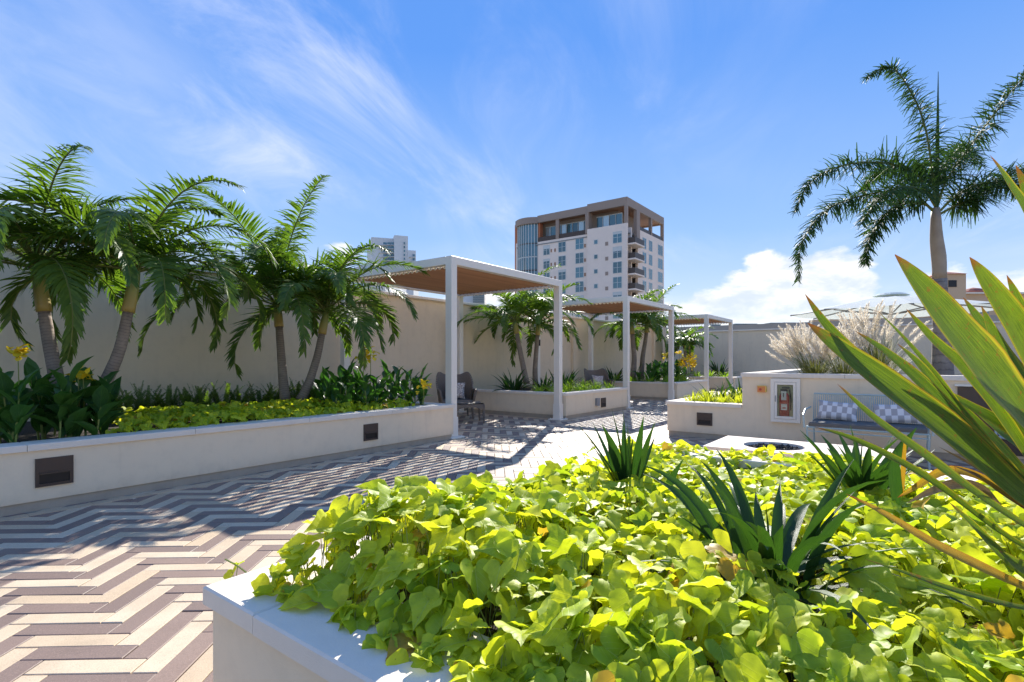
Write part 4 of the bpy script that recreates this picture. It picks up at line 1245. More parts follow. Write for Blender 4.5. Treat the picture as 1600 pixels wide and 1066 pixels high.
def strap_clump(label, base, n, L, w, seed, mat='strap', spread=1.0, parts=True, name='strap_leaf_plant', cat='plant', group=None, elr=(28, 88), droop=(5, 45), rad=.05):
    rg = random.Random(seed); base = Vector(base)
    t = thing(name, label, cat, base, group=group); mb = None if parts else MB()
    for i in range(n):
        el = radians(rg.uniform(*elr)); az = rg.uniform(-pi, pi)
        b = base + Vector((cos(az), sin(az), 0)) * rg.uniform(0, rad) * 1.2
        strap_leaf(b, az, el, L * rg.uniform(.6, 1.1), w * rg.uniform(.75, 1.15), radians(rg.uniform(*droop)), mat, t, rg, mb=mb)
    if mb: mb.build('leaves', M[mat], t, smooth=True, kind='stuff')
    return t


strap_clump('small clump of dark upright strap leaves at the back of the foreground vine', P(985, 775, 2.62), 17, .44, .048, 1, elr=(60, 89), droop=(2, 22))
strap_clump('large spreading clump of dark strap leaves in the middle of the foreground vine', P(1205, 915, 1.72), 66, .46, .042, 2, elr=(10, 84), rad=.13, droop=(10, 75))
strap_clump('dark strap leaf clump in front of the fire table', P(1345, 765, 2.75), 30, .36, .05, 3, elr=(35, 88), droop=(2, 25), rad=.09)
t = thing('strap_leaf_plant', 'single broad dark strap leaf standing before the sword leaves at right', 'plant', P(1402, 800, 2.2))
m = MB(); m.blade(smooth_pts(px((1400, 800, 2.2), (1398, 765, 2.2), (1396, 730, 2.2), (1399, 705, 2.2)), 8), [.015, .03, .045, .055, .058, .05, .035, .018, .002], -FWD, fold=.3); m.build('leaf', M['strap'], t, smooth=True)
t = thing('strap_leaf_plant', 'lone dark strap leaf leaning right beside the small back clump', 'plant', P(1040, 790, 2.5))
m = MB(); m.blade(smooth_pts(px((1040, 790, 2.5), (1042, 765, 2.5), (1052, 742, 2.5), (1068, 717, 2.5)), 8), [.012, .02, .03, .036, .038, .034, .025, .012, .002], -FWD, fold=.3); m.build('leaf', M['strap'], t, smooth=True)

# ---- giant sword-leaved plant, right foreground
GC = (1665, 800, 1.55)
gp = thing('sword_leaf_plant', 'giant yellow-edged sword leaved plant fanning in from the right foreground', 'plant', Vector((P(*GC).x, P(*GC).y, .5)))
GL = [
 (.128, [(1398, 398, 1.22), (1452, 468, 1.24), (1525, 560, 1.28), (1600, 650, 1.34), (1660, 740, 1.45)], 'giant', .05),
 (.105, [(1262, 505, 1.35), (1310, 545, 1.34), (1400, 612, 1.34), (1500, 690, 1.38), (1590, 770, 1.44), (1655, 810, 1.5)], 'giant', .15),
 (.060, [(1258, 460, 1.5), (1290, 508, 1.5), (1350, 572, 1.5), (1440, 650, 1.5), (1560, 740, 1.52), (1650, 800, 1.55)], 'giant', .2),
 (.055, [(1337, 518, 1.6), (1385, 552, 1.6), (1440, 600, 1.6), (1520, 680, 1.58), (1640, 790, 1.56)], 'giant', .3),
 (.050, [(1416, 483, 1.55), (1455, 528, 1.55), (1510, 580, 1.55), (1565, 650, 1.55), (1650, 780, 1.56)], 'giant', .1),
 (.055, [(1402, 537, 1.7), (1440, 575, 1.7), (1490, 640, 1.68), (1560, 720, 1.62), (1650, 800, 1.58)], 'giant', .35),
 (.022, [(1371, 486, 1.8), (1412, 528, 1.8), (1465, 590, 1.76), (1540, 690, 1.7), (1650, 800, 1.6)], 'giant', .2),
 (.09, [(1515, 402, 1.4), (1545, 448, 1.4), (1595, 525, 1.42), (1640, 620, 1.46), (1668, 740, 1.52)], 'giant', -.1),
 (.060, [(1573, 430, 1.6), (1592, 478, 1.6), (1622, 560, 1.58), (1655, 680, 1.56), (1670, 790, 1.55)], 'giant', -.2),
 (.040, [(1547, 243, 1.3), (1575, 285, 1.32), (1612, 350, 1.34), (1650, 480, 1.4), (1672, 700, 1.5)], 'giant', .1),
 (.050, [(1587, 258, 1.35), (1606, 310, 1.36), (1640, 420, 1.4), (1668, 600, 1.46), (1680, 760, 1.52)], 'giant', -.2),
 (.034, [(1308, 600, 1.25), (1365, 653, 1.26), (1445, 712, 1.3), (1545, 785, 1.36), (1660, 860, 1.46)], 'giant', .25),
 (.030, [(1272, 667, 1.45), (1325, 683, 1.42), (1395, 716, 1.4), (1470, 762, 1.42), (1560, 830, 1.46), (1660, 890, 1.52)], 'giant', .4),
 (.030, [(1322, 772, 1.2), (1380, 802, 1.2), (1455, 848, 1.22), (1535, 888, 1.27), (1620, 925, 1.35), (1690, 940, 1.45)], 'giantorange', .3),
 (.016, [(1352, 874, 1.15), (1420, 897, 1.17), (1500, 925, 1.2), (1600, 950, 1.28), (1680, 955, 1.4)], 'giant', .4),
 (.030, [(1483, 785, 1.3), (1520, 820, 1.3), (1565, 868, 1.33), (1620, 915, 1.4), (1680, 950, 1.5)], 'giant', .1),
 (.055, [(1505, 465, 1.9), (1535, 510, 1.88), (1585, 590, 1.8), (1640, 700, 1.68)], 'giant', .0),
 (.060, [(1490, 560, 1.8), (1530, 600, 1.78), (1580, 660, 1.7), (1640, 760, 1.6)], 'giant', .2),
 (.055, [(1545, 590, 1.85), (1570, 640, 1.8), (1610, 710, 1.7), (1655, 790, 1.6)], 'giant', -.1),
 (.050, [(1480, 610, 1.9), (1530, 665, 1.85), (1590, 735, 1.7), (1655, 810, 1.6)], 'giant', .3),
 (.028, [(1402, 778, 1.7), (1432, 760, 1.68), (1476, 736, 1.66), (1530, 745, 1.6), (1600, 790, 1.56)], 'giantorange', .0),
 (.014, [(1412, 772, 1.75), (1411, 735, 1.75), (1414, 690, 1.74)], 'giantorange', .0),
 (.030, [(1418, 786, 1.6), (1450, 770, 1.58), (1490, 757, 1.56), (1530, 762, 1.54), (1560, 790, 1.53)], 'dry', .0),
 (.012, [(1466, 698, 1.5), (1510, 722, 1.5), (1580, 765, 1.52), (1650, 810, 1.55)], 'dry', .2),
 (.018, [(1490, 728, 1.62), (1530, 745, 1.6), (1580, 780, 1.57), (1650, 825, 1.55)], 'dry', .3),
 (.055, [(1486, 515, 1.7), (1528, 570, 1.7), (1580, 632, 1.66), (1650, 710, 1.6)], 'giant', .1),
 (.06, [(1533, 478, 1.75), (1560, 540, 1.74), (1602, 612, 1.7), (1655, 720, 1.6)], 'giant', -.15),
 (.045, [(1452, 598, 1.8), (1510, 632, 1.76), (1570, 668, 1.7), (1655, 735, 1.6)], 'giant', .3),
 (.05, [(1520, 640, 1.95), (1560, 670, 1.9), (1605, 705, 1.8), (1665, 770, 1.65)], 'giant', .1),
 (.045, [(1500, 690, 1.9), (1550, 718, 1.86), (1600, 745, 1.78), (1665, 790, 1.62)], 'giant', .25),
 (.045, [(1560, 860, 1.3), (1600, 890, 1.32), (1650, 900, 1.42)], 'giant', .2),
]
rg = random.Random(41)
for i, (w, ctrl, mt, roll) in enumerate(GL):
    pts = smooth_pts(px(*ctrl), 18); n = 18; ws = []
    for k in range(n + 1):
        q = k / n
        ws.append(w * (min(1, (q / .52) ** .72) if q < .52 else 1 - .45 * ((q - .52) / .48) ** 1.5))
    ws[0] = w * .02
    fd = (-FWD * .85 + UP * (.45 + roll) - RIGHT * .25).normalized()
    m = MB(); m.blade(pts[::-1], ws[::-1], -fd, fold=-.30, ncross=3, wave=.03, seed=i)
    m.build('leaf', M[mt], gp, smooth=True)
for i in range(16):
    az = rg.uniform(-pi, pi); b = P(*GC); b.z = .58
    pts = rachis_path(b, az, radians(rg.uniform(35, 85)), rg.uniform(.6, 1.0), radians(rg.uniform(10, 40)), n=10)
    q = cam_uv(pts[-1]); q2 = cam_uv(pts[6])
    if not q or q[0] < 1600 or q2[0] < 1600 or q[2] < .8: continue
    m = MB(); m.blade(pts, [.05, .06, .068, .072, .074, .072, .066, .055, .04, .022, .002], Vector((-cos(az), -sin(az), .6)).normalized(), fold=.3); m.build('leaf', M['giant'], gp, smooth=True)


# ---- cannas
def canna(label, spots, seed, leafL=.36, leafw=.13, H=.62, parts=True, flowers=(), group=None, fs=.055):
    rg = random.Random(seed); b0 = Vector(spots[0]); t = thing('canna_plant', label, 'flowering plant', b0, group=group)
    mb = None if parts else MB(); st = MB()
    for sp in spots:
        sp = Vector(sp); h = H * rg.uniform(.55, 1.1); lean = Vector((rg.gauss(0, .08), rg.gauss(0, .08), 1)).normalized()
        st.tube([sp, sp + lean * h * .5, sp + lean * h], [.011, .009, .004], 5); a0 = rg.uniform(0, 6)
        nl = rg.randint(5, 7)
        for i in range(nl):
            z = h * (.12 + .85 * i / nl); az = a0 + i * 2.6 + rg.uniform(-.3, .3)
            el = radians(rg.uniform(42, 78) if i < nl - 1 else rg.uniform(70, 86)); L = leafL * rg.uniform(.7, 1.1) * (1 - .25 * i / nl); n = 8
            pts = rachis_path(sp + lean * z, az, el, L, radians(rg.uniform(15, 70)), n=n)
            ws = [leafw * rg.uniform(.9, 1.1) * (.12, .45, .8, .98, 1, .9, .68, .36, .02)[k] for k in range(9)]
            m = mb or MB(); m.blade(pts, ws, Vector((-cos(az) * .7, -sin(az) * .7, 1)).normalized(), fold=rg.uniform(.15, .5), ncross=2, wave=.08, seed=rg.random() * 6)
            if parts: m.build('leaf', M['canna'], t, smooth=True)
    if mb: mb.build('leaves', M['canna'], t, smooth=True, kind='stuff')
    for fp in flowers:
        fp = Vector(fp); st.tube([Vector((fp.x + .02, fp.y + .02, .62)), fp], [.006, .004], 5)
        m = MB()
        for k in range(11):
            az = rg.uniform(-pi, pi); el = radians(rg.uniform(-15, 80)); s = fs * rg.uniform(.7, 1.4)
            c = fp + Vector((rg.gauss(0, fs * .5), rg.gauss(0, fs * .5), rg.gauss(0, fs * .45)))
            pts = rachis_path(c, az, el, s * 1.5, radians(rg.uniform(20, 120)), n=5)
            m.blade(pts, [s * .25, s * .7, s * 1.0, s * .9, s * .6, s * .15], Vector((-cos(az), -sin(az), 1)).normalized(), fold=.35, ncross=1, wave=.2, seed=k)
        m.build('flower', M['cannayel'], t, smooth=True)
    st.build('stem', M['vinestem'], t)
    return t


rg = random.Random(8)
spA = []
for i in range(30):
    s_ = on(1, rg.uniform(.12, 1.3), rg.uniform(-30, 168), 640); s_.z = .47; spA.append(s_)
print('cannas A', len(spA))
canna('broad leaved canna clump with two yellow flowers at the left end of the long planter', spA, 31, flowers=[P(28, 550, 4.9), P(122, 588, 5.0)], leafL=.40, leafw=.13, H=.60, fs=.065)
spB = [Vector((rg.uniform(-1.9, -.35), rg.uniform(.25, 1.2), .47)) for i in range(30)]
canna('dark leaved canna clump beside the near pergola post, yellow blooms above', spB, 32, flowers=[P(568, 558, 7.8), P(579, 550, 7.8), P(662, 606, 7.6)], leafL=.38, leafw=.11, H=.60, fs=.075)
spC = [Vector((rg.uniform(10.4, 12.6), rg.uniform(.2, 1.4), .47)) for i in range(22)]
canna('tall canna clump with many yellow flowers in the third planter', spC, 33, parts=False, flowers=[P(u, v, 17.6) for u, v in ((1041, 556), (1062, 552), (1064, 566), (1068, 560), (1077, 561), (1082, 560), (1084, 568), (1076, 568), (1066, 572), (1084, 573))], leafL=.42, leafw=.14, H=.66, fs=.085)


# ---- ferns, grasses
ORD = 'first second third fourth fifth sixth seventh eighth ninth tenth eleventh twelfth thirteenth'.split()
def plume_plant(label, base, n, L, seed, mat='fern', pin=.028, name='fern', elr=(35, 85), droop=(20, 80), rad=.08, group=None, pairs=26, w=.006, per=2):
    rg = random.Random(seed); base = Vector(base); t = thing(name, label, 'fern', base, group=group); m = MB()
    for i in range(n):
        az = rg.uniform(-pi, pi); b = base + Vector((cos(az), sin(az), 0)) * rg.uniform(0, rad)
        pts = rachis_path(b, az, radians(rg.uniform(*elr)), L * rg.uniform(.6, 1.1), radians(rg.uniform(*droop)), n=7)
        for k in range(pairs):
            s = .06 + .93 * k / pairs; p, d = sample(pts, s); side = d.cross(UP).normalized(); nn = side.cross(d)
            Lk = pin * (1 - .75 * s ** 2.2) * rg.uniform(.8, 1.2)
            for sg in (-1, 1):
                th = rg.uniform(-.3, .7) if per == 2 else rg.uniform(-1.5, 1.5)
                dd = (side * sg * cos(th) + nn * sin(th) + d * .7).normalized()
                e = nn.cross(dd).normalized() * (w * .5) if per == 2 else d * (w * .5)
                m.add([p - e, p + e, p + dd * Lk + e * .3, p + dd * Lk - e * .3], [(0, 1, 2, 3)], [(-1, 0), (1, 0), (1, 1), (-1, 1)])
    m.build('fronds', M[mat], t, kind='stuff')
    return t


rg = random.Random(66)
for i in range(13):
    u = 178 + i * 28 + rg.uniform(-8, 8); sY = rg.uniform(1.9, 2.4)
    b = on(1, sY, u, 640); b.z = .47
    plume_plant('dark sword fern behind the left vines, %s from the left in its row' % ORD[i], b, 22, .50, 200 + i, 'sword', pin=.05, name='sword_fern', group='sword ferns behind the vines of the long planter', elr=(50, 86), droop=(5, 45), pairs=30, w=.014)
for i, (x_, y_) in enumerate(((3.75, .25), (4.15, .35), (4.55, .22), (4.95, .3), (5.3, .2), (5.6, .35), (5.95, .2), (4.3, .8), (5.1, .85), (5.85, .8), (3.7, .8))):
    plume_plant('foxtail fern in the second planter, %s along its %s' % ((ORD[i], 'front rim from the left') if i < 7 else (ORD[i - 7], 'back row')), (x_, y_, .47), 34, .36, 230 + i, 'fern', pin=.03, name='foxtail_fern', group='foxtail ferns in the second planter', w=.008)
for i, (x_, y_) in enumerate(((10.35, .3), (10.35, .9), (10.4, 1.5), (10.4, 2.1), (10.45, 2.7), (11.0, .25), (11.6, .25))):
    plume_plant('foxtail fern in the third planter, %s counting from its left side wall' % ORD[i], (x_, y_, .47), 34, .42, 250 + i, 'fern', pin=.035, name='foxtail_fern', group='foxtail ferns in the third planter', w=.011)
for i, (x_, y_) in enumerate(((17.2, .4), (17.2, 1.0), (17.3, 1.6), (17.3, 2.2), (17.9, .6), (18.0, 1.2))):
    plume_plant('foxtail fern in the far planter by the end wall, %s of six' % ORD[i], (x_, y_, .47), 28, .45, 270 + i, 'fern', pin=.04, name='foxtail_fern', group='foxtail ferns in the far planter', w=.014)
for i, (x_, y_) in enumerate(((2.78, -2.98), (2.8, -3.22), (2.76, -3.48), (2.82, -3.7), (3.15, -3.05), (3.2, -3.4), (3.15, -3.7), (3.6, -3.0), (3.65, -3.5))):
    plume_plant('bright yellow-green foxtail fern on the low ledge, %s from the left in the %s row' % ((ORD[i], 'front') if i < 4 else (ORD[(i - 4) % 3], 'middle' if i < 7 else 'rear')), (x_, y_, .48), 36, .30, 290 + i, 'fernbright', pin=.028, name='foxtail_fern', group='bright foxtail ferns on the low ledge', w=.008, elr=(45, 88), droop=(10, 60))
for i, (b, n, L, w, lab) in enumerate((
    ((3.95, 1.7, .47), 44, .62, .06, 'dark pointed leaf plant left of the palms in the second planter'),
    ((4.6, 1.25, .47), 30, .55, .05, 'dark strap leaved plant at the foot of the palm pair'),
    ((5.35, 1.2, .47), 34, .62, .05, 'grey-green strap leaved plant right of the palm pair'),
    ((6.0, 1.5, .47), 30, .66, .045, 'upright strap leaved plant at the right end of the second planter'),
    ((10.6, 2.3, .47), 34, .7, .06, 'dark strap leaved plant left of the trunks behind the middle pergola'),
    ((11.6, 1.4, .47), 26, .6, .06, 'dark strap leaved plant right of the trunks in the third planter'),
    ((18.6, 1.0, .47), 44, .95, .07, 'dark strap leaved plant against the end wall under the last pergola'),
    ((3.2, -3.25, .48), 36, .46, .035, 'dark strap leaved plant behind the bright ferns on the low ledge'),
    ((3.3, -3.62, .48), 34, .52, .035, 'dark strap leaved plant touching the side of the tall wall'),
    ((4.2, -3.4, .48), 30, .50, .04, 'rear dark strap leaved plant on the low ledge'))):
    strap_clump(lab, b, n, L, w, 400 + i, parts=False, elr=(20, 84), rad=.12)


def plume_mesh(rg, L=.30, w=.036):
    m = MB(); pts = rachis_path((0, 0, 0), 0, radians(88), L, radians(26), n=8)
    for k in range(190):
        s = rg.random(); p, d = sample(pts, min(s, .99)); az = rg.uniform(-pi, pi)
        r_ = w * (sin(pi * min(1, s * .85 + .12)) ** .7)
        dd = (Vector((cos(az), sin(az), 0)) * r_ + d * rg.uniform(.01, .035)); e = d.cross(dd).normalized() * .0028
        m.add([p - e, p + e, p + dd + e * .4, p + dd - e * .4], [(0, 1, 2, 3)])
    m.tube(pts, .0035, 4, cap=False)
    return m.mesh('plume', M['plume'])


def plume_grass(label, base, nb, npl, H, seed, lean):
    rg = random.Random(seed); base = Vector(base); t = thing('plume_grass', label, 'ornamental grass', base, group=None)
    m = MB()
    for i in range(nb):
        az = rg.uniform(-pi, pi); b = base + Vector((cos(az), sin(az), 0)) * rg.uniform(0, .16)
        pts = rachis_path(b, az, radians(rg.uniform(50, 88)), H * rg.uniform(.5, .95), radians(rg.uniform(20, 110)), n=5)
        m.blade(pts, [.006, .006, .005, .004, .003, .001], Vector((-cos(az), -sin(az), .4)).normalized(), fold=0, ncross=1)
    m.build('blades', M['grass'], t, kind='stuff')
    pm_ = [plume_mesh(rg) for _ in range(4)]
    st = MB()
    for i in range(npl):
        az = lean + rg.gauss(0, 1.1); el = radians(rg.uniform(52, 88)); b = base + Vector((cos(az), sin(az), 0)) * rg.uniform(0, .15)
        pts = rachis_path(b, az, el, H * rg.uniform(.6, 1.0), radians(rg.uniform(2, 28)), n=4)
        st.tube(pts, .0022, 3, cap=False); d = (pts[-1] - pts[-2]).normalized()
        o = mesh_obj('plume', pm_[i % 4], t); o.location = pts[-1] - base; o.rotation_euler = d.to_track_quat('Z', 'Y').to_euler(); s = rg.uniform(.8, 1.25); o.scale = (s, s, s)
    st.build('stalks', M['grass'], t, kind='stuff')


LEFT_ = math.atan2(.8, -.6)
plume_grass('fountain grass with pale plumes leaning left over the tall planter cap', (3.15, -4.75, .93), 420, 75, .66, 501, LEFT_)
plume_grass('taller fountain grass clump with pale upright plumes under the umbrella edge', (3.35, -5.55, .93), 460, 95, .90, 502, LEFT_)
plume_grass('low fountain grass clump between the two plumed ones', (3.0, -5.15, .93), 300, 44, .60, 503, LEFT_)
# ================================================================== THINGS BEYOND THE TERRACE
# umbrella beyond the tall planter
t = thing('patio_umbrella', 'pale green patio umbrella spread beyond the grass plumes', 'umbrella', P(1400, 620, 12.2))
uc = P(1392, 461, 12.2); rim = 2.05; zr = P(1392, 487, 12.2).z; n = 8
m = MB(); v = [uc + Vector((0, 0, .0))]; uv = [(0, 0)]
for k, (f_, z_) in enumerate(((.35, .32), (.7, .68), (1.0, 1.0))):
    for i in range(n * 3):
        a = 2 * pi * i / (n * 3) + .2; c_ = 1 - (.06 * f_ if i % 3 else 0)
        v.append(Vector((uc.x + cos(a) * rim * f_ * c_, uc.y + sin(a) * rim * f_ * c_, uc.z + (zr - uc.z) * z_ - (.03 * f_ if i % 3 else 0)))); uv.append((cos(a), sin(a)))
N = n * 3
f = [(0, 1 + i, 1 + (i + 1) % N) for i in range(N)] + [(1 + k * N + i, 1 + (k + 1) * N + i, 1 + (k + 1) * N + (i + 1) % N, 1 + k * N + (i + 1) % N) for k in range(2) for i in range(N)]
m.add(v, f, uv); m.build('canopy', M['canopy'], t)
m = MB(); m.tube([uc + Vector((0, 0, -.02)), uc + Vector((0, 0, .03)), uc + Vector((0, 0, .045))], [.36, .26, .02], 16); m.build('vent_cap', M['canopy'], t)
for i in range(n):
    a = 2 * pi * i / n + .2; d = Vector((cos(a), sin(a), 0)); e = uc + d * rim; e.z = zr - .02
    m = MB(); m.tube([uc - UP * .05, uc.lerp(e, .5) - UP * .05, e], .018, 5); m.tube([uc - UP * .45, uc.lerp(e, .55) - UP * .07], .014, 5); m.build('rib', M['greybox'], t)
m = MB(); m.tube([uc + UP * .0, Vector((uc.x, uc.y, .02))], .035, 10); m.build('pole', M['white'], t)

# roof and equipment behind the end wall
m = MB(); m.box(30, 60, -34, 12, -16, P(1180, 513, 38).z); o = m.build('neighbour_roof', M['roofgrey']); tag(o, 'low grey roof just showing over the top of the end wall', 'building')
zr_ = P(1180, 513, 38).z
for (u0, u1, v0, lab) in ((1111, 1126, 508, 'grey-green rooftop unit nearest the farthest pergola'), (1149, 1165, 507, 'grey-green rooftop unit, left of the left pair'), (1166.5, 1183, 507, 'grey-green rooftop unit, right of the left pair'), (1205, 1223, 505.5, 'grey-green rooftop unit, left of the right pair'), (1224.5, 1243, 505.2, 'grey-green rooftop unit, right of the right pair'), (1272, 1290, 505, 'grey-green rooftop unit just above the grass plumes')):
    a = P(u0, v0, 38); b = P(u1, v0, 38)
    t = thing('rooftop_unit', lab, 'rooftop unit', (a.x, a.y, zr_))
    d = (b - a) * .5; c = (a + b) * .5; dep = FWD * .5; hz = (a.z - zr_) / 2
    m = MB(); m.obox(Vector((c.x, c.y, zr_ + hz + .005)) + dep, d, dep, Vector((0, 0, hz))); m.build('housing', M['unit'], t)
    m = MB(); m.obox(Vector((c.x, c.y, a.z + .03)) + dep, d * 1.04, dep * 1.04, Vector((0, 0, .025))); m.build('lid', M['unit'], t)

# ---- condominium tower
BX, BY = 91.4, 38.9
t = thing('apartment_building', 'pink ten storey apartment tower with brown roof frame and wood soffit', 'building', (BX, BY, -16))


def part(nm, mat, *boxes, par=None, **k):
    m = MB()
    for b in boxes: m.box(*b)
    return m.build(nm, M[mat], par or t, **k)


L1, L2, L3, MR = 8.9, 21.7, 28.2, 19.7
ROWS = [25.9 - 3.02 * k for k in range(9)]
part('pink_wall', 'pink', (BX, BX + .5, BY, BY + L1, -16, 28.5), (BX + .7, BX + 1.2, BY + L1, BY + L2, -16, 27.7), (BX + 5.2, BX + MR, BY, BY + .5, -16, 28.3), (BX + MR - .5, BX + MR, BY + .5, BY + L3, -16, 28.3), (BX + 1.2, BX + MR - .5, BY + L3 - .5, BY + L3, -16, 28.3), (BX + 3.0, BX + 3.5, BY + .5, BY + 1.5, -16, 28.3))
part('recess_wall', 'brownfascia', (BX + 3.4, BX + 5.2, BY + 1.3, BY + 1.6, -16, 28.3), (BX + .5, BX + .8, BY + 2.2, BY + 2.4, -16, 28.3), (BX + .5, BX + 5.2, BY + 2.41, BY + 2.7, -16, 28.3))
part('roof_deck', 'roofgrey', (BX + .6, BX + MR - .6, BY + .6, BY + L3 - .6, 27.0, 27.2))
# roof frame: fascia all round, wood soffit inside
fz0, fz1 = 32.05, 33.7
part('roof_fascia', 'brownfascia', (BX, BX + .5, BY, BY + L1, fz0, fz1), (BX + .5, BX + MR, BY, BY + .5, fz0, fz1), (BX + .45, BX + .95, BY + L1, BY + L2, fz0 - .1, fz1 - .2), (BX + MR - .5, BX + MR, BY + .5, BY + L3, fz0, fz1), (BX + 1.0, BX + MR - .5, BY + L3 - .5, BY + L3, fz0 - .2, fz1 - .3))
part('soffit', 'soffit', (BX + .5, BX + MR - .5, BY + .5, BY + L3 - .5, 32.3, 32.5))
part('roof_slab', 'roofgrey', (BX + .5, BX + MR - .5, BY + .5, BY + L3 - .5, 32.51, 33.3))
for (x0, x1, y0, y1, zb) in ((BX, BX + .6, BY, BY + .6, 28.5), (BX + .05, BX + 1.7, BY + L1 - .3, BY + L1 + .5, 27.7), (BX + .6, BX + 1.1, BY + 16.2, BY + 17.0, 27.7), (BX + 4.4, BX + 6.0, BY - .15, BY + .55, 26.0), (BX + 12.2, BX + 12.9, BY, BY + .6, 28.3), (BX + MR - .7, BX + MR, BY, BY + .6, 28.3)):
    part('roof_column', 'brownfascia', (x0, x1, y0, y1, zb, fz0 - .01))
part('penthouse_wall', 'brownfascia', (BX + 3.5, BX + MR - 6, BY + 3.5, BY + L3 - 3, 27.2, 32.29))
nn_ = 0
for (ya, yb, xx_) in ((2.0, L1 - 1, 2.2), (L1 + 1, L2 - .5, 3.0)):
    k = int((yb - ya) / 1.35)
    for i in range(k):
        y = BY + ya + (yb - ya) * i / k
        o = part('penthouse_window', 'glassw' if (i * 7 + k) % 3 == 0 else 'glass', (BX + xx_, BX + xx_ + .1, y + .1, y + (yb - ya) / k - .1, 27.3, 31.2))
        part('frame', 'frame', (BX + xx_ - .05, BX + xx_ - .01, y + .0, y + .1, 27.3, 31.3), (BX + xx_ - .05, BX + xx_ - .01, y + .1, y + (yb - ya) / k, 31.2, 31.35), par=o)
part('roof_rail', 'bronze', (BX + .8, BX + .86, BY + L1 + .6, BY + L2, 27.7, 28.7)); part('roof_rail', 'bronze', (BX + 5.5, BX + MR, BY + .1, BY + .15, 28.3, 29.1))


def bwin(y, z, w, h, X, mat='glass', n=2):
    """window on the face looking to -x; frame proud, panes inside"""
    y += BY; fr = MB(); k = .09
    fr.box(X - .06, X - .003, y - w / 2, y + w / 2, z + h / 2 - k, z + h / 2); fr.box(X - .06, X - .003, y - w / 2, y + w / 2, z - h / 2, z - h / 2 + k)
    for i in range(n + 1):
        yy = y - w / 2 + (w - k) * i / n; fr.box(X - .06, X - .003, yy, yy + k, z - h / 2 + k, z + h / 2 - k)
    if h > 1.5: fr.box(X - .05, X - .003, y - w / 2 + k, y + w / 2 - k, z - .03, z + .03)
    o = fr.build('window', M['frame'], t)
    g = MB(); g.box(X - .03, X - .004, y - w / 2 + k, y + w / 2 - k, z - h / 2 + k, z + h / 2 - k); g.build('pane', M['glassw' if R.random() < .1 else mat], o)
    if R.random() < .35 and h > 1.5:
        g = MB(); dh = R.uniform(.3, 1.1); g.box(X - .034, X - .0305, y - w / 2 + k, y + w / 2 - k, z + h / 2 - k - dh, z + h / 2 - k); g.build('blind', M['frame'], o)


for r, z in enumerate(ROWS):
    bwin(1.96 + .1, z, 2.0, 2.35, BX)
    bwin(6.87, z - .3, .9, .95, BX, n=1)
    part('vent', 'brownfascia', (BX - .04, BX - .003, BY + 4.1, BY + 4.75, z - 1.35, z - .6))
    bwin(11.1, z, 2.0, 2.3, BX + .7); bwin(15.4, z - .1, 1.9, 2.25, BX + .7); bwin(19.4, z - .3, 1.7, 2.2, BX + .7)
    part('vent', 'soffit', (BX + .66, BX + .697, BY + 9.6, BY + 10.0, z - .9, z - .2), (BX + .66, BX + .697, BY + 17.0, BY + 17.4, z - .9, z - .2), (BX + .66, BX + .697, BY + 18.0, BY + 18.35, z - .9, z - .2))
    # right face windows (looking to -y)
    for xa, w in ((7.6, 1.9), (10.9, 1.9), (16.0, 2.8)):
        fr = MB(); X0 = BX + xa; Y = BY; h = 2.35; k = .1
        fr.box(X0, X0 + w, Y - .06, Y - .003, z + h / 2 - k, z + h / 2); fr.box(X0, X0 + w, Y - .06, Y - .003, z - h / 2, z - h / 2 + k)
        for i in range(3): fr.box(X0 + (w - k) * i / 2, X0 + (w - k) * i / 2 + k, Y - .06, Y - .003, z - h / 2 + k, z + h / 2 - k)
        o = fr.build('window', M['frame'], t); g = MB(); g.box(X0 + k, X0 + w - k, Y - .03, Y - .004, z - h / 2 + k, z + h / 2 - k); g.build('pane', M['glass'], o)
    # corner balconies
    if r < 8:
        zb = z - 1.35
        o = part('balcony', 'pink', (BX + .51, BX + 5.15, BY - 1.5, BY + 1.25, zb - .28, zb))
        part('railing', 'bronze', (BX + .55, BX + 5.1, BY - 1.46, BY - 1.40, zb, zb + 1.1), (BX + .55, BX + .61, BY - 1.39, BY + .45, zb, zb + 1.1), (BX + 5.04, BX + 5.1, BY - 1.39, BY - .1, zb, zb + 1.1), par=o)
        part('balcony_door', 'glassw', (BX + .9, BX + 3.3, BY + 2.3, BY + 2.4, zb + .1, zb + 2.3))
# curved glass bay
m = MB(); gcx, gcy, gr = BX + 6.2, BY + (L2 + L3) / 2 - .2, 6.3
fl_ = [27.6 - 3.02 * k for k in range(10)]
bay = []
for i in range(9):
    a0 = pi - radians(34) + radians(68) * i / 9; a1 = a0 + radians(68) / 9; bay.append((a0, a1))
go = MB(); n_ = 0
gp0 = thing
gm_ = MB()
for (a0, a1) in bay:
    for k in range(-1, 10):
        z1 = 31.9 if k < 0 else fl_[k]; z0 = fl_[0] + .06 if k < 0 else fl_[k] - 2.9
        p0 = (gcx + cos(a0) * gr, gcy + sin(a0) * gr * .78); p1 = (gcx + cos(a1) * gr, gcy + sin(a1) * gr * .78)
        gm_.add([(p0[0], p0[1], z0), (p1[0], p1[1], z0), (p1[0], p1[1], z1 - .15), (p0[0], p0[1], z1 - .15)], [(0, 1, 2, 3)])
gm_.build('curved_glass', M['glass'], t)
for (a0, a1) in bay + [(bay[-1][1], 0)]:
    m = MB(); x_, y_ = gcx + cos(a0) * (gr + .03), gcy + sin(a0) * (gr + .03) * .78; m.tube([(x_, y_, -16), (x_, y_, 31.9)], .11, 5); m.build('mullion', M['frame'], t)
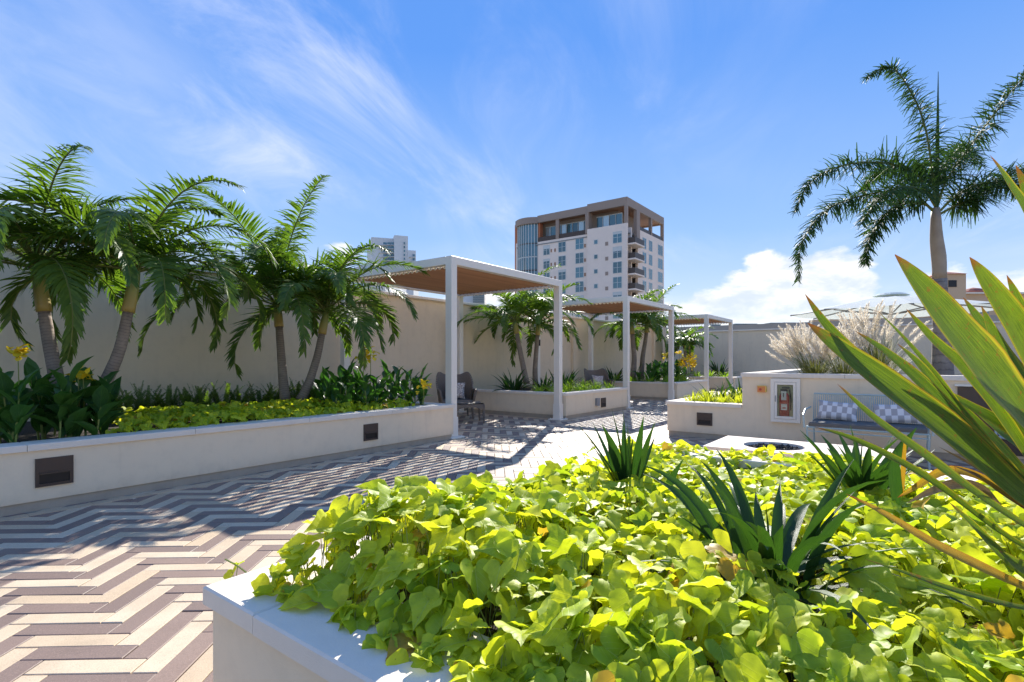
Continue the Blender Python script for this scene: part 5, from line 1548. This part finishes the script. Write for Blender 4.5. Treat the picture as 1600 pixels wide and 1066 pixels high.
for k in range(10):
    m = MB(); z = fl_[k]
    for a0, a1 in bay:
        p = [(gcx + cos(a) * (gr + .05), gcy + sin(a) * (gr + .05) * .78) for a in (a0, a1)]
        m.add([(p[0][0], p[0][1], z - .2), (p[1][0], p[1][1], z - .2), (p[1][0], p[1][1], z + .05), (p[0][0], p[0][1], z + .05)], [(0, 1, 2, 3)])
    m.build('floor_band', M['frame'] if k % 2 else M['bronze'], t)
m = MB()
for a0, a1 in bay:
    p = [(gcx + cos(a) * (gr + .5), gcy + sin(a) * (gr + .5) * .78) for a in (a0, a1)]
    m.add([(p[0][0], p[0][1], 31.9), (p[1][0], p[1][1], 31.9), (p[1][0], p[1][1], 33.3), (p[0][0], p[0][1], 33.3), (gcx, gcy, 31.9), (gcx, gcy, 33.3)], [(0, 1, 2, 3), (0, 1, 4), (3, 2, 5)])
m.build('curved_fascia', M['brownfascia'], t)
part('terracotta_wall', 'terra', (BX + 2.4, BX + 4.0, BY + L3 - .3, BY + L3 + 1.2, -16, 33.0), (BX + 1.0, BX + 2.2, BY + L2 - .3, BY + L2 + .1, -16, 32.0))

# ---- white tower far to the left
bt_ = lambda u, v, Y: P(u, v, Y)
YW = 260; s_ = YW / F
t = thing('tower_block', 'distant white tower block with balconies above the left wall', 'building', P(615, 600, YW))
a = P(583, 560, YW); ux = Vector((.93, -.37, 0)).normalized() * .6 + RIGHT * .4; ux.normalize()
dx = ux; dy = Vector((-ux.y, ux.x, 0))


def blk(u0, u1, v0, mat, nm, off=0.0, dep=16):
    p0 = P(u0, v0, YW); p1 = P(u1, v0, YW); c = (p0 + p1) / 2; w = (p1 - p0).length / 2
    c = c + dy * (off + dep); m = MB(); z1 = p0.z; m.obox(Vector((c.x, c.y, (z1 - 16) / 2)), dx * w, dy * dep, Vector((0, 0, (z1 + 16) / 2)))
    return m.build(nm, M[mat], t), p0, p1, z1


blk(581, 622, 372, 'whitetower', 'main_wall'); blk(616, 637, 369, 'whitetower', 'core_wall', off=-.8, dep=17.5); blk(637.2, 650, 391, 'whitetower', 'low_wall', off=.5, dep=15)
blk(619, 628, 366.5, 'whitetower', 'lift_housing', off=2, dep=6)
wm = MB(); bm_ = MB()
for k in range(26):
    v = 379 + k * 6.1
    if v > 520: break
    for (u0, u1, off) in ((585, 590, -.12), (591.5, 597, -.12), (599, 604, -.12), (605.5, 610.5, -.12), (611.5, 615, -.12), (630.5, 632.5, -.92), (639.5, 643, .38), (645, 648.5, .38)):
        if u0 > 637 and v < 396: continue
        p0 = P(u0, v, YW); p1 = P(u1, v + 3.4, YW); c = (p0 + p1) / 2 + dy * off
        wm.obox(c, dx * ((u1 - u0) / 2 * s_), dy * .1, Vector((0, 0, 1.7 * s_)))
        if u0 < 616 or u0 > 637:
            c2 = P((u0 + u1) / 2, v + 4.6, YW) + dy * (off - .6); bm_.obox(c2, dx * ((u1 - u0 + 1.2) / 2 * s_), dy * .6, Vector((0, 0, .35 * s_)))
wm.build('windows', M['glass'], t, kind='stuff'); bm_.build('balcony_slabs', M['whitetower'], t, kind='stuff')

# low white roof piece behind the left wall and low block seen through the nearest pergola
a = P(556, 418, 30)
t = thing('white_roof', 'sloping white roof edge peeking over the garden wall left of the pergola', 'building', P(575, 560, 30))
m = MB(); p = [P(540, 424, 30), P(572, 411, 31), P(602, 419, 30), P(602, 470, 30), P(540, 470, 30)]
q_ = [x_ + FWD * 6 for x_ in p]; m.add(p + q_, [(0, 4, 3, 2, 1), (5, 6, 7, 8, 9), (0, 1, 6, 5), (1, 2, 7, 6), (2, 3, 8, 7), (4, 0, 5, 9)]); m.build('roof_edge', M['whitetower'], t)
t = thing('low_block', 'low white and grey block seen between the nearest pergola posts over the wall', 'building', P(735, 560, 120))
m = MB(); c = P(735, 462, 126); m.obox(Vector((c.x, c.y, (c.z - 16) / 2)), RIGHT * 3.6, FWD * 5, Vector((0, 0, (c.z + 16) / 2))); m.build('wall', M['whitetower'], t)
m = MB()
for k in range(5): c = P(748, 459 + k * 3.2, 120); m.obox(c, RIGHT * 1.3, FWD * .2, Vector((0, 0, .16)))
m.build('louvres', M['unit'], t)
t = thing('white_block', 'white block with grey windows seen under the nearest pergola roof at left', 'building', P(640, 560, 180))
m = MB(); c = P(628, 447, 186); m.obox(Vector((c.x, c.y, (c.z - 16) / 2)), RIGHT * 5.0, FWD * 5, Vector((0, 0, (c.z + 16) / 2))); m.build('wall', M['whitetower'], t)

# peach building at right
t = thing('peach_building', 'peach building with small red tiled tower behind the sword leaves', 'building', P(1500, 600, 60))
YP = 60


def pb(u0, u1, v0, mat, nm, Y=YP, dep=4.0, v1=None):
    p0 = P(u0, v0, Y); p1 = P(u1, v0, Y); c = (p0 + p1) / 2 + FWD * dep; zb = -16 if v1 is None else P(u0, v1, Y).z
    m = MB(); m.obox(Vector((c.x, c.y, (p0.z + zb) / 2)), (p1 - p0) / 2, FWD * dep, Vector((0, 0, (p0.z - zb) / 2))); return m.build(nm, M[mat], t)


pb(1479.5, 1509.5, 428, 'peach', 'tower_wall', dep=1.1)
m = MB(); ap = P(1484, 421.5, YP) + FWD * 1.1; e = [P(1476, 427.5, YP - .3), P(1512, 427.5, YP - .3), P(1512, 427.5, YP - .3) + FWD * 3, P(1476, 427.5, YP - .3) + FWD * 3]
m.add([ap] + e, [(0, 1, 2), (0, 2, 3), (0, 3, 4), (0, 4, 1), (4, 3, 2, 1)]); m.build('tower_roof', M['rooftile'], t)
o = pb(1482.5, 1495, 438, 'black', 'window', Y=YP - .06, dep=.05, v1=448.5)
pb(1496, 1640, 459, 'peach', 'main_wall', Y=YP + 2, dep=6)
pb(1338, 1496, 491, 'peach', 'lower_wall', Y=YP + 2.3, dep=5)
pb(1496, 1640, 456.5, 'cap', 'cornice', Y=YP + 1.6, dep=.3, v1=459)
m = MB(); m.tube([P(1520, 459, YP + 4), P(1520, 456, YP + 4), P(1520, 452, YP + 4), P(1520, 449.5, YP + 4)], [1.3, 1.25, .8, .05], 16); m.build('dome_roof', M['rooftile'], t)
for (u0, u1) in ((1530, 1545), (1560, 1575)):
    pb(u0, u1, 474, 'glass', 'window', Y=YP + 1.94, dep=.05, v1=490)

# ------------------------------------------------------------------ helper marks are not part of the scene
for o in TEMP:
    if '_o' in o: del o['_o']
